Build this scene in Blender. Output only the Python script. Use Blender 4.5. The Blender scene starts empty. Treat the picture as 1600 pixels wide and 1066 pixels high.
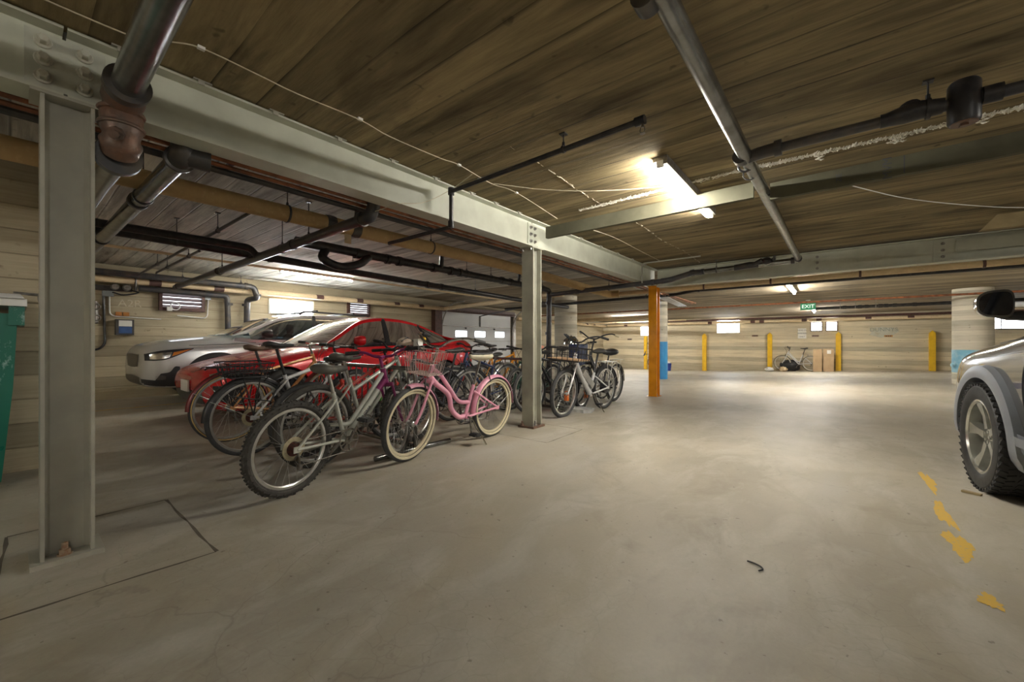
import bpy, math, random
from mathutils import Vector, Matrix
from mathutils.bvhtree import BVHTree
random.seed(7)
PI = math.pi
SC = bpy.context.scene
COL = SC.collection

# ---------------------------------------------------------------- camera
YAW = math.atan(506 / 628.0)
cam_d = bpy.data.cameras.new('camera')
cam = bpy.data.objects.new('camera', cam_d); COL.objects.link(cam)
cam.location = (0, 0, 1.0); cam.rotation_euler = (PI / 2, 0, YAW)
cam_d.sensor_width = 36; cam_d.lens = 36 * 628 / 1600
cam_d.shift_y = 3 / 1600; cam_d.clip_start = 0.02; cam_d.clip_end = 200
SC.camera = cam

# ---------------------------------------------------------------- world, exposure
W = bpy.data.worlds.new('world'); SC.world = W; W.use_nodes = True
W.node_tree.nodes['Background'].inputs[0].default_value = (0.75, 0.85, 1, 1)
W.node_tree.nodes['Background'].inputs[1].default_value = 1.0
SC.view_settings.view_transform = 'Standard'
SC.view_settings.look = 'None'
SC.view_settings.gamma = 1
SC.view_settings.use_curve_mapping = False
SC.view_settings.exposure = 3.15
TUBE_W = 26.0        # emission strength of the fluorescent tubes
DAY_W = 3.0          # daylight behind the frosted panes

# ---------------------------------------------------------------- mesh builder
def V(*a): return Vector(a)
def frame_of(d):
    d = Vector(d).normalized()
    u = Vector((0, 0, 1)) if abs(d.z) < 0.9 else Vector((0, 1, 0))
    a = d.cross(u).normalized(); b = d.cross(a).normalized()
    return a, b
class MB:
    def __init__(s): s.v = []; s.f = []; s.m = []; s.cm = 0
    def mat(s, i): s.cm = i; return s
    def add(s, vs, fs):
        o = len(s.v); s.v += [tuple(p) for p in vs]
        for f in fs: s.f.append(tuple(i + o for i in f)); s.m.append(s.cm)
        return s
    def xf(s, M, i0=0):
        for i in range(i0, len(s.v)): s.v[i] = tuple(M @ Vector(s.v[i]))
        return s
    def box(s, a, b):
        x0, y0, z0 = [min(a[i], b[i]) for i in range(3)]; x1, y1, z1 = [max(a[i], b[i]) for i in range(3)]
        return s.add([(x0,y0,z0),(x1,y0,z0),(x1,y1,z0),(x0,y1,z0),(x0,y0,z1),(x1,y0,z1),(x1,y1,z1),(x0,y1,z1)],
                     [(3,2,1,0),(4,5,6,7),(0,1,5,4),(1,2,6,5),(2,3,7,6),(3,0,4,7)])
    def cbox(s, c, d, rot=None):
        n = len(s.v); s.box((-d[0]/2,-d[1]/2,-d[2]/2),(d[0]/2,d[1]/2,d[2]/2))
        M = Matrix.Translation(c)
        if rot is not None: M = M @ rot
        return s.xf(M, n)
    def rings(s, R, closed=False, cap=True):
        n = len(R[0]); vs = [p for r in R for p in r]; fs = []
        m = len(R)
        for i in range(m if closed else m - 1):
            j = (i + 1) % m
            for k in range(n):
                l = (k + 1) % n
                fs.append((i*n+k, i*n+l, j*n+l, j*n+k))
        if cap and not closed:
            fs.append(tuple(range(n-1, -1, -1))); fs.append(tuple((m-1)*n + k for k in range(n)))
        return s.add(vs, fs)
    def tube(s, P, r, n=10, closed=False, cap=True):
        P = [Vector(p) for p in P]; m = len(P)
        rr = r if isinstance(r, (list, tuple)) else [r]*m
        R = []; a = None
        for i in range(m):
            if closed: d = (P[(i+1)%m] - P[i-1])
            elif i == 0: d = P[1]-P[0]
            elif i == m-1: d = P[-1]-P[-2]
            else: d = (P[i+1]-P[i]).normalized() + (P[i]-P[i-1]).normalized()
            if d.length < 1e-9: d = Vector((0,0,1))
            d.normalize()
            if a is None: a, b = frame_of(d)
            else:
                a = a - d*a.dot(d)
                a = a.normalized() if a.length > 1e-6 else frame_of(d)[0]
                b = d.cross(a)
            k = 1.0
            if 0 < i < m-1 or closed:
                c = (P[(i+1)%m]-P[i]).normalized().dot(d); k = 1/max(.7, c)
            R.append([P[i] + (a*math.cos(2*PI*t/n) + b*math.sin(2*PI*t/n))*rr[i]*k for t in range(n)])
        return s.rings(R, closed, cap)
    def cyl(s, p0, p1, r0, r1=None, n=16): return s.tube([p0, p1], [r0, r0 if r1 is None else r1], n)
    def lathe(s, prof, o=(0,0,0), ax=(0,0,1), n=24, cap=True):
        o = Vector(o); d = Vector(ax).normalized(); a, b = frame_of(d)
        return s.rings([[o + d*h + (a*math.cos(2*PI*t/n)+b*math.sin(2*PI*t/n))*r for t in range(n)] for r, h in prof], False, cap)
    def torus(s, o, ax, R, r, n=40, m=10, sq=1.0):
        o = Vector(o); d = Vector(ax).normalized(); a, b = frame_of(d); Rg = []
        for i in range(n):
            t = 2*PI*i/n; e = a*math.cos(t)+b*math.sin(t)
            Rg.append([o + e*(R + r*math.cos(2*PI*k/m)) + d*(r*sq*math.sin(2*PI*k/m)) for k in range(m)])
        return s.rings(Rg, True)
    def prism(s, poly, o, ux, uy, depth):
        o = Vector(o); ux = Vector(ux); uy = Vector(uy); d = ux.cross(uy).normalized()*depth
        n = len(poly); A = [o+ux*x+uy*y for x, y in poly]
        return s.add(A + [p+d for p in A], [tuple(range(n-1,-1,-1)), tuple(range(n, 2*n))] + [(i,(i+1)%n,n+(i+1)%n,n+i) for i in range(n)])
    def ball(s, c, r, n=12, m=8):
        c = Vector(c); r = Vector(r) if hasattr(r, '__len__') else Vector((r,r,r)); R = []
        for i in range(m+1):
            t = PI*i/m; q = max(1e-4, math.sin(t))
            R.append([(c.x+r.x*q*math.cos(2*PI*k/n), c.y+r.y*q*math.sin(2*PI*k/n), c.z-r.z*math.cos(t)) for k in range(n)])
        return s.rings(R)
    def grid(s, G, flip=False):
        m = len(G); n = len(G[0]); fs = []
        for i in range(m-1):
            for k in range(n-1):
                q = (i*n+k, i*n+k+1, (i+1)*n+k+1, (i+1)*n+k)
                fs.append(q[::-1] if flip else q)
        return s.add([p for r in G for p in r], fs)
def bend(P, r, k=5):
    """round the corners of a polyline"""
    P = [Vector(p) for p in P]; out = [P[0]]
    for i in range(1, len(P)-1):
        a = P[i-1]-P[i]; b = P[i+1]-P[i]
        d = min(r, a.length*.45, b.length*.45); A = P[i]+a.normalized()*d; B = P[i]+b.normalized()*d
        for j in range(k+1):
            t = j/k; out.append(A*(1-t)**2 + P[i]*2*t*(1-t) + B*t*t)
    out.append(P[-1]); return out
def spline(P, k=6):
    P = [Vector(p) for p in P]; Q = [2*P[0]-P[1]] + P + [2*P[-1]-P[-2]]; out = []
    for i in range(1, len(Q)-2):
        for j in range(k):
            t = j/k; a, b, c, d = Q[i-1:i+3]
            out.append(.5*((2*b)+(c-a)*t+(2*a-5*b+4*c-d)*t*t+(3*b-a-3*c+d)*t**3))
    out.append(P[-1]); return out

# ---------------------------------------------------------------- objects
def tag(o, label=None, cat=None, group=None, kind=None):
    if label: o['label'] = label
    if cat: o['category'] = cat
    if group: o['group'] = group
    if kind: o['kind'] = kind
    return o
def ob(name, mb, mats, parent=None, label=None, cat=None, group=None, kind=None, flat=False, ang=35):
    me = bpy.data.meshes.new(name)
    me.from_pydata(mb.v, [], mb.f); me.validate()
    mats = mats if isinstance(mats, (list, tuple)) else [mats]
    for m in mats: me.materials.append(m)
    if len(me.polygons) == len(mb.m) and len(mats) > 1: me.polygons.foreach_set('material_index', mb.m)
    if not flat:
        me.shade_smooth(); me.set_sharp_from_angle(angle=math.radians(ang))
    o = bpy.data.objects.new(name, me); COL.objects.link(o)
    if parent is not None: o.parent = parent
    return tag(o, label, cat, group, kind)
def root(name, loc, rot=(0,0,0), label=None, cat=None, group=None, kind=None):
    o = bpy.data.objects.new(name, None); COL.objects.link(o); o.empty_display_size = .1
    o.location = loc; o.rotation_euler = rot
    return tag(o, label, cat, group, kind)
def dup(r, loc, rot=None, label=None, group=None):
    n = r.copy(); COL.objects.link(n); n.location = loc
    if rot is not None: n.rotation_euler = rot
    if label: n['label'] = label
    if group: n['group'] = group
    for ch in list(r.children):
        c = ch.copy(); COL.objects.link(c); c.parent = n
        for g in list(ch.children):
            d = g.copy(); COL.objects.link(d); d.parent = c
    return n
def text(name, body, size, M, mat, parent=None, depth=.001, align='CENTER', label=None, cat=None, **kw):
    cu = bpy.data.curves.new(name, 'FONT'); cu.body = body; cu.size = size; cu.extrude = depth
    cu.align_x = align; cu.align_y = 'CENTER'; cu.materials.append(mat)
    o = bpy.data.objects.new(name, cu); COL.objects.link(o); o.matrix_world = M
    if parent is not None: o.parent = parent
    return tag(o, label, cat, **kw)
def axes(o, ux, uz):
    """text matrix: local x along ux, local y along uz"""
    ux = Vector(ux).normalized(); uz = Vector(uz).normalized(); n = ux.cross(uz)
    return Matrix(((ux.x,uz.x,n.x,o[0]),(ux.y,uz.y,n.y,o[1]),(ux.z,uz.z,n.z,o[2]),(0,0,0,1)))

# ---------------------------------------------------------------- materials
class NT:
    def __init__(s, name):
        s.m = bpy.data.materials.new(name); s.m.use_nodes = True; s.t = s.m.node_tree; s.t.nodes.clear()
        s.out = s.n('ShaderNodeOutputMaterial'); s.b = s.n('ShaderNodeBsdfPrincipled'); s.l(s.b.outputs[0], s.out.inputs[0])
    def n(s, ty, **k):
        x = s.t.nodes.new(ty)
        for a, b in k.items(): setattr(x, a, b)
        return x
    def l(s, a, b): s.t.links.new(a, b)
    def val(s, sock, v):
        if hasattr(v, 'links') or hasattr(v, 'is_output'): s.l(v, sock)
        else: sock.default_value = v
    def pos(s, world=True):
        if world: return s.n('ShaderNodeNewGeometry').outputs['Position']
        return s.n('ShaderNodeTexCoord').outputs['Object']
    def math(s, op, a, b=0.0, c=0.0, clamp=False):
        x = s.n('ShaderNodeMath', operation=op, use_clamp=clamp)
        s.val(x.inputs[0], a); s.val(x.inputs[1], b); s.val(x.inputs[2], c); return x.outputs[0]
    def mapr(s, v, a, b, c=0.0, d=1.0):
        x = s.n('ShaderNodeMapRange'); s.val(x.inputs[0], v)
        for i, q in enumerate((a,b,c,d)): x.inputs[i+1].default_value = q
        return x.outputs[0]
    def scale(s, vec, sc):
        x = s.n('ShaderNodeVectorMath', operation='MULTIPLY'); s.l(vec, x.inputs[0]); x.inputs[1].default_value = sc; return x.outputs[0]
    def sep(s, vec): x = s.n('ShaderNodeSeparateXYZ'); s.l(vec, x.inputs[0]); return x.outputs
    def noise(s, vec, sc, det=4, rough=.55, dist=0.0):
        x = s.n('ShaderNodeTexNoise'); s.l(vec, x.inputs['Vector']); x.inputs['Scale'].default_value = sc
        x.inputs['Detail'].default_value = det; x.inputs['Roughness'].default_value = rough; x.inputs['Distortion'].default_value = dist
        return x.outputs['Fac']
    def vor(s, vec, sc, feat='DISTANCE_TO_EDGE'):
        x = s.n('ShaderNodeTexVoronoi', feature=feat); s.l(vec, x.inputs['Vector']); x.inputs['Scale'].default_value = sc
        return x.outputs['Distance']
    def white(s, v):
        x = s.n('ShaderNodeTexWhiteNoise', noise_dimensions='1D'); s.val(x.inputs['W'], v); return x.outputs['Value']
    def mix(s, f, a, b, mode='MIX'):
        x = s.n('ShaderNodeMix', data_type='RGBA', blend_type=mode); s.val(x.inputs[0], f)
        for i, q in ((6,a),(7,b)):
            if isinstance(q, tuple): x.inputs[i].default_value = q if len(q) == 4 else (*q, 1)
            else: s.l(q, x.inputs[i])
        return x.outputs[2]
    def grey(s, v):
        x = s.n('ShaderNodeCombineColor')
        for i in range(3): s.val(x.inputs[i], v)
        return x.outputs[0]
    def bump(s, h, st=.3, d=.01):
        x = s.n('ShaderNodeBump'); x.inputs['Strength'].default_value = st; x.inputs['Distance'].default_value = d
        s.l(h, x.inputs['Height']); s.l(x.outputs[0], s.b.inputs['Normal'])
    def set(s, **k):
        for a, v in k.items(): s.val(s.b.inputs[{'col':'Base Color','rough':'Roughness','metal':'Metallic','spec':'Specular IOR Level','coat':'Coat Weight','emit':'Emission Strength','emc':'Emission Color','trans':'Transmission Weight','alpha':'Alpha','ior':'IOR','crough':'Coat Roughness'}[a]], v if not isinstance(v, tuple) or len(v)==4 else (*v,1))
        return s
def M(name, col, rough=.5, metal=0.0, col2=None, sc=12, bump=0.0, spec=.5, coat=0.0, lo=.4, hi=.62, world=False):
    t = NT(name); t.set(rough=rough, metal=metal, spec=spec, coat=coat)
    if col2 is None: col2 = tuple(c*.8 for c in col)
    p = t.pos(world); f = t.mapr(t.noise(p, sc), lo, hi)
    t.set(col=t.mix(f, col, col2))
    if bump: t.bump(t.noise(p, sc*4), bump, .004)
    return t.m
def emis(name, col, st):
    t = NT(name); t.set(col=(.8,.8,.8), emc=col, emit=st); return t.m
def glassy(name, tint, a, rough=.03):
    t = NT(name); t.t.nodes.remove(t.b)
    tr = t.n('ShaderNodeBsdfTransparent'); tr.inputs[0].default_value = (*tint, 1)
    gl = t.n('ShaderNodeBsdfGlossy'); gl.inputs[0].default_value = (1,1,1,1); gl.inputs['Roughness'].default_value = rough
    fr = t.n('ShaderNodeFresnel'); fr.inputs[0].default_value = 1.5
    f = t.math('ADD', t.math('MULTIPLY', fr.outputs[0], 1.2), a, clamp=True)
    mx = t.n('ShaderNodeMixShader'); t.l(f, mx.inputs[0]); t.l(tr.outputs[0], mx.inputs[1]); t.l(gl.outputs[0], mx.inputs[2])
    t.l(mx.outputs[0], t.out.inputs[0]); return t.m

def board_concrete(name, axis, w, c1, c2, dark, stain=.5, line=.5, bump=.5, along=0, cross=0.0, rough=.85, step=0.0):
    """board-marked concrete: planks of width w stacked along axis, grain running along the other one"""
    t = NT(name); p = t.pos(); s3 = t.sep(p)
    wob = t.noise(p, 1.1, 2)
    u = t.math('MULTIPLY', t.math('ADD', s3[axis], t.math('MULTIPLY', wob, .025)), 1/w)
    fl = t.math('FLOOR', u); fr = t.math('SUBTRACT', u, fl)
    edge = t.math('MINIMUM', fr, t.math('SUBTRACT', 1.0, fr))
    ln = t.mapr(edge, 0.0, .045, 1.0, 0.0) if not step else t.mapr(fr, 0.0, .085, 1.0, 0.0)
    wn = t.white(fl)
    sc = [1.2,1.2,1.2]; sc[axis] = 9 if step else 22; sc[along] = .9
    gr = t.noise(t.scale(p, tuple(sc)), 2.2, 6, .65)
    sc2 = [1.0,1.0,1.0]; sc2[axis] = 3.2 if step else 6; sc2[along] = .6
    bl = t.noise(t.scale(p, tuple(sc2)), 1.3, 5, .6, .6)
    fine = t.noise(p, 40, 3)
    col = t.mix(t.mapr(gr, .32, .7), c1, c2)
    col = t.mix(t.math('MULTIPLY', t.mapr(bl, .45, .75), stain), col, dark)
    col = t.mix(1.0, col, t.grey(t.mapr(wn, 0, 1, .72, 1.18)), 'MULTIPLY')
    lm = t.math('MULTIPLY', t.math('MULTIPLY', ln, t.mapr(t.noise(p, 1.7, 3), .35, .6, .35, 1)), line)
    col = t.mix(lm, col, tuple(c*.35 for c in dark))
    if cross:
        v = t.math('MULTIPLY', s3[along], 1/cross); vf = t.math('FRACT', t.math('ADD', v, t.white(fl)))
        vl = t.mapr(t.math('MINIMUM', vf, t.math('SUBTRACT', 1.0, vf)), 0, .006, .6, 0)
        col = t.mix(vl, col, tuple(c*.4 for c in dark))
    pit = t.mapr(t.noise(p, 9, 2), .68, .74)
    col = t.mix(t.math('MULTIPLY', pit, .5), col, tuple(c*.5 for c in dark))
    t.set(col=col, rough=rough, spec=.3)
    h = t.math('ADD', t.math('ADD', t.math('MULTIPLY', wn, .55), t.math('MULTIPLY', gr, .5)), t.math('MULTIPLY', ln, -.8))
    h = t.math('ADD', h, t.math('MULTIPLY', fine, .08))
    if step: h = t.math('ADD', t.math('MULTIPLY', t.math('ABSOLUTE', t.math('SUBTRACT', fr, .08)), step), t.math('ADD', t.math('MULTIPLY', gr, .55), t.math('ADD', t.math('MULTIPLY', wn, .2), t.math('MULTIPLY', bl, .5))))
    t.bump(h, bump, .012)
    return t.m

def floor_material():
    t = NT('smooth worn concrete floor'); p = t.pos(); s3 = t.sep(p)
    big = t.noise(p, .55, 4, .6, .4); mid = t.noise(t.scale(p, (1.6,.7,1)), 2.2, 6, .62, .5); fine = t.noise(p, 60, 4, .7)
    col = t.mix(t.mapr(big, .35, .66), (.46,.412,.32), (.33,.295,.228))
    col = t.mix(t.math('MULTIPLY', t.mapr(mid, .47, .66), .75), col, (.52,.49,.42))
    col = t.mix(t.math('MULTIPLY', t.mapr(t.noise(p, 1.3, 5, .7, 1.2), .54, .70), .5), col, (.26,.215,.15))
    # paler, bluer trowelled slab near the columns and rusty traces
    ppl = t.noise(t.scale(p, (.8,.35,1)), 1.0, 4, .6, .8)
    col = t.mix(t.math('MULTIPLY', t.mapr(ppl, .52, .68), .35), col, (.44,.44,.44))
    # hairline crazing
    wv = t.n('ShaderNodeTexNoise'); t.l(p, wv.inputs['Vector']); wv.inputs['Scale'].default_value = 3.5; wv.inputs['Detail'].default_value = 5
    pv = t.n('ShaderNodeVectorMath', operation='MULTIPLY_ADD'); t.l(wv.outputs['Color'], pv.inputs[0]); pv.inputs[1].default_value = (.22,.22,.22); t.l(p, pv.inputs[2])
    cr = t.mapr(t.vor(pv.outputs[0], 9.5), 0, .022, 1, 0)
    cr2 = t.mapr(t.vor(pv.outputs[0], 1.1), 0, .006, 1, 0)
    area = t.mapr(t.noise(p, .8, 3), .44, .6)
    cf = t.math('MULTIPLY', cr, t.math('MULTIPLY', area, .22))
    cf = t.math('MAXIMUM', cf, t.math('MULTIPLY', cr2, t.math('MULTIPLY', t.mapr(t.noise(p, .5, 2), .5, .6), .3)))
    col = t.mix(cf, col, (.14,.12,.09))
    sp = t.mapr(t.noise(p, 26, 3, .5), .69, .73)
    col = t.mix(t.math('MULTIPLY', sp, .6), col, (.13,.11,.08))
    col = t.mix(t.mapr(fine, .3, .7, 0, .14), col, (.2,.18,.14))
    t.set(col=col, spec=.5, rough=t.math('ADD', t.mapr(big, .3, .7, .42, .56), t.mapr(mid, .4, .7, 0, .14)))
    t.bump(t.math('ADD', t.math('MULTIPLY', fine, .35), t.math('ADD', t.math('MULTIPLY', mid, 1.0), t.math('MULTIPLY', cf, -.8))), .22, .006)
    return t.m
def wrap_material(name, c1, c2, band):
    """paper-jacket pipe insulation with faint turns"""
    t = NT(name); p = t.pos()
    n = t.noise(p, 3, 4); col = t.mix(t.mapr(n, .35, .65), c1, c2)
    col = t.mix(t.mapr(t.noise(p, 25, 3), .55, .7, 0, .4), col, band)
    t.set(col=col, rough=.8, spec=.2); t.bump(t.noise(p, 30, 3), .25, .004); return t.m

m_floor = floor_material()
m_wall = board_concrete('board-marked concrete wall', 2, .19, (.50,.435,.31), (.40,.34,.235), (.25,.20,.13), .45, .6, .5, 1)
m_wallx = board_concrete('board-marked concrete end wall', 2, .17, (.70,.62,.46), (.56,.49,.35), (.33,.27,.18), .5, .55, .5, 0)
m_ceil = board_concrete('brown stained board-marked ceiling', 1, .235, (.37,.29,.155), (.20,.155,.083), (.052,.04,.023), 1.0, 1.0, .75, 0, 0, step=1.0)
m_ceil2 = board_concrete('grey board-marked ceiling', 1, .21, (.62,.595,.51), (.43,.405,.34), (.15,.135,.105), 1.0, .8, .7, 0, 2.6)
m_ceil3 = board_concrete('brown grey board-marked ceiling', 1, .21, (.42,.345,.235), (.28,.225,.15), (.11,.085,.055), 1.0, .8, .6, 0, 0, step=.8)
m_col_conc = board_concrete('ring-marked concrete column', 2, .12, (.60,.56,.46), (.50,.46,.37), (.32,.28,.2), .35, .4, .5, 0)
m_steel = M('pale sage painted steel', (.56,.575,.485), .42, 0, (.47,.48,.40), 5, .12, .5, 0, .35, .7, True)
m_steel2 = M('olive grey painted steel', (.40,.395,.32), .45, 0, (.29,.285,.235), 4, .15, .5, 0, .35, .65, True)
m_steelc = M('scuffed grey green painted steel', (.40,.385,.32), .36, 0, (.31,.30,.26), 3.2, .12, .5, 0, .4, .66, True)
m_orange = M('glossy orange paint', (.80,.33,.012), .25, 0, (.66,.255,.01), 4, .08, .5, .3)
m_yellow = M('yellow paint', (.86,.54,.02), .4, 0, (.75,.45,.02), 6)
m_blue = M('blue paint', (.03,.24,.52), .35, 0, (.03,.2,.44), 5)
m_lblue = M('weathered light blue paint', (.16,.40,.55), .45, 0, (.3,.5,.6), 9)
m_galv = M('dull galvanized pipe', (.30,.31,.31), .27, .85, (.17,.165,.155), 9, .1, .5, 0, .35, .68, True)
m_iron = M('black cast iron', (.022,.022,.026), .38, 0, (.06,.05,.045), 12, .3, .5, 0, .45, .75, True)
m_irong = M('dark grey iron pipe', (.055,.055,.062), .36, .2, (.10,.085,.07), 8, .2, .5, 0, .4, .7, True)
m_rust = M('rusty brown cast fitting', (.20,.11,.075), .42, .25, (.12,.09,.075), 14, .4, .5, 0, .35, .65, True)
m_copper = M('tarnished copper tube', (.42,.155,.07), .38, .5, (.17,.075,.045), 9, .1, .5, 0, .35, .65, True)
m_bolt = M('painted bolt head', (.52,.52,.44), .45, 0, (.44,.41,.33), 30, .2)
m_rbolt = M('rusty bolt', (.36,.29,.20), .6, .1, (.26,.14,.08), 30, .3)
m_tan = wrap_material('tan paper pipe jacket', (.60,.42,.21), (.48,.33,.165), (.68,.50,.28))
m_cream = wrap_material('cream pipe jacket', (.72,.57,.37), (.62,.48,.31), (.42,.32,.2))
m_timber = M('old grey green timber', (.125,.12,.08), .8, 0, (.085,.08,.052), 3, .3, .3, 0, .35, .65, True)
m_timber2 = M('brown timber', (.36,.28,.15), .75, 0, (.25,.19,.1), 5, .3, .3, 0, .35, .65, True)
m_crust = M('white mineral crust', (.85,.83,.75), .8, 0, (.7,.66,.54), 20, .8)
m_white = M('white enamel', (.78,.78,.76), .4, 0, (.72,.72,.70), 5)
m_dwhite = M('white sectional door panel', (.72,.73,.74), .5, 0, (.66,.67,.69), 1.5)
m_black = M('black rubber', (.018,.018,.018), .6, 0, (.03,.03,.03), 20)
m_grub = M('greyed worn rubber', (.085,.082,.074), .75, 0, (.05,.048,.045), 25, .3)
m_plast = M('black plastic', (.02,.02,.022), .35, 0, (.028,.028,.03), 20)
m_chrome = M('chrome', (.72,.72,.73), .14, 1.0, (.6,.6,.6), 10)
m_alu = M('brushed aluminium', (.62,.62,.61), .3, .9, (.52,.52,.5), 12)
m_duty = M('dusty grey metal', (.36,.35,.33), .4, .7, (.24,.22,.2), 22)
m_tube = emis('lit fluorescent tube', (1, .955, .86, 1), TUBE_W)
m_tube1 = emis('bright lit fluorescent tube', (1, .955, .86, 1), TUBE_W*1.7)
m_tube2 = emis('bright far fluorescent tube', (1, .955, .86, 1), TUBE_W*1.9)
m_tan2 = wrap_material('beige paper pipe jacket', (.66,.50,.31), (.54,.40,.25), (.72,.56,.38))
m_day = emis('daylit frosted pane', (.86, .93, 1, 1), DAY_W)
m_dayd = emis('daylit door pane', (.86, .93, 1, 1), .6)
m_brown = M('brown painted steel louver', (.12,.055,.045), .5, 0, (.07,.035,.03), 15)
m_card = M('brown cardboard', (.52,.37,.22), .8, 0, (.47,.33,.19), 6)
m_paper = M('white paper', (.85,.84,.80), .7, 0, (.8,.78,.74), 6)
m_ink = M('dark grey ink', (.08,.08,.09), .7)
m_gbox = M('grey electrical box', (.38,.43,.45), .4, .3, (.3,.33,.34), 10)
m_wire = M('cream plastic cable', (.62,.56,.42), .6, 0, (.5,.42,.3), 10)
m_wwire = M('white plastic cable', (.8,.8,.78), .5, 0, (.7,.7,.68), 10)

# ================================================================ the shell
def fz(x, y):
    return max(0, min(1, (y - 4) / 17.4)) * (-.16 + .043 * max(-6, min(4, x)))
def cz(y): return 2.46 - .0185 * max(0, y - 8)
def slab(name, x0, x1, y0, y1, f, mat, up, nx=24, ny=36):
    g = MB(); G = [[(x0+(x1-x0)*i/nx, y0+(y1-y0)*j/ny, f(x0+(x1-x0)*i/nx, y0+(y1-y0)*j/ny)) for i in range(nx+1)] for j in range(ny+1)]
    th = -.25 if up else .25
    g.grid(G, not up and True)
    H = [[(p[0], p[1], p[2]+th) for p in r] for r in G]; g.grid(H, up)
    for a, b in (((x0,y0),(x1,y0)), ((x1,y0),(x1,y1)), ((x1,y1),(x0,y1)), ((x0,y1),(x0,y0))):
        pa = (a[0],a[1],f(*a)); pb = (b[0],b[1],f(*b))
        g.add([pa, pb, (pb[0],pb[1],pb[2]+th), (pa[0],pa[1],pa[2]+th)], [(0,1,2,3)])
    return ob(name, g, mat, kind='structure', flat=True)
slab('floor', -10.7, 9, -7, 21.7, fz, m_floor, True)
slab('ceiling', -2.82, 9, -7, 7.98, lambda x, y: 2.46, m_ceil, False, 4, 4)
slab('ceiling', -10.7, -2.82, -7, 7.98, lambda x, y: 2.46, m_ceil2, False, 4, 4)
slab('ceiling', -10.7, 9, 7.98, 21.7, lambda x, y: cz(y), m_ceil3, False, 4, 4)
ob('wall_left', MB().box((-10.75, -7, -.6), (-10.5, 21.7, 2.6)), m_wall, kind='structure', flat=True)
ob('wall_back', MB().box((-10.75, 21.45, -.6), (9, 21.7, 2.6)), m_wallx, kind='structure', flat=True)
ob('wall_right', MB().box((9, -7, -.6), (9.25, 21.7, 2.6)), m_wall, kind='structure', flat=True)
ob('wall_front', MB().box((-10.75, -7.25, -.6), (9.25, -7, 2.6)), m_wallx, kind='structure', flat=True)
ob('wall_near', MB().box((-5.25, -6.9, 0), (-4.95, .36, 2.455)), m_wall, kind='structure', flat=True)
ob('trim_1', MB().box((-10.5, -6.9, 0), (-10.0, 8.6, .145)), m_wall, kind='structure', flat=True)

# saw cuts of the column footings, 1 mm below the eye's notice but real strips
def strips(segs, w, mat, name, **k):
    g = MB()
    for (a, b) in segs:
        a = Vector((*a, fz(*a)+.0012)); b = Vector((*b, fz(*b)+.0012)); d = (b-a).normalized(); n = Vector((-d.y, d.x, 0))*w/2
        N = max(1, int((b-a).length/.12)); L = []; 
        for i in range(N+1):
            t = i/N; p = a.lerp(b, t); jj = 1 + .5*math.sin(i*2.3+a.x*9); p = p + n*.5*math.sin(i*1.7+a.y)
            L.append([p - n*jj, p + n*jj])
        g.grid(L, True)
    return ob(name, g, mat, flat=True, **k)
m_joint = M('dirty floor joint', (.13,.11,.085), .9)
strips([((-3.32,.61),(-2.31,.61)), ((-2.31,.61),(-2.35,-.06)), ((-2.35,-.06),(-3.32,-.02)), ((-3.32,-.02),(-3.32,.61))], .012, m_joint, 'trim_2', kind='structure')
strips([((-3.30,3.35),(-2.25,3.35)), ((-2.25,3.35),(-2.28,4.12)), ((-2.28,4.12),(-3.3,4.12))], .008, m_joint, 'trim_3', kind='structure')
strips([((-2.7,7.1),(8.5,7.0)), ((-3.4,.3),(-10,.25))], .008, m_joint, 'trim_4', kind='structure')
def blotch(name, cx, cy, lx, ly, seed, mat, **k):
    rnd = random.Random(seed); n = 46; P = []
    for i in range(n):
        t = 2*PI*i/n; r = 1 + .22*math.sin(3*t+seed) + .13*math.sin(7*t+seed*2) + rnd.uniform(-.16,.16)
        x = cx+lx*.5*r*math.cos(t); y = cy+ly*.5*r*math.sin(t); P.append((x, y, fz(x,y)+.0014))
    g = MB(); g.add([(cx, cy, fz(cx,cy)+.0014)] + P, [(0, i+1, (i+1)%n+1) for i in range(n)])
    return ob(name, g, mat, flat=True, **k)
t = NT('worn yellow road paint'); p_ = t.pos(); t.set(col=t.mix(t.mapr(t.noise(p_, 60, 3), .60, .68), (.66,.42,.07), (.42,.37,.26)), rough=.7); m_ypaint = t.m
for i, (cx, cy, lx, ly, lab) in enumerate(((.52,4.14,.055,.56,'thin faded yellow paint dash farthest along the worn bay line'),
        (.49,3.42,.06,.46,'faded yellow paint dash between the thin dash and the largest dash'),
        (.475,2.93,.085,.36,'largest worn yellow paint dash on the floor before the grey car'),
        (.465,2.37,.06,.12,'small broken yellow paint scrap nearest the camera'))):
    blotch('paint_dash', cx, cy, lx, ly, i*3+1, m_ypaint, label=lab, cat='paint mark', group='worn yellow bay line')
strips([((-8.45,-.6),(-8.46,1.9))], .05, m_ypaint, 'paint_line', label='thin yellow bay line on the floor before the silver car', cat='paint mark')

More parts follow.
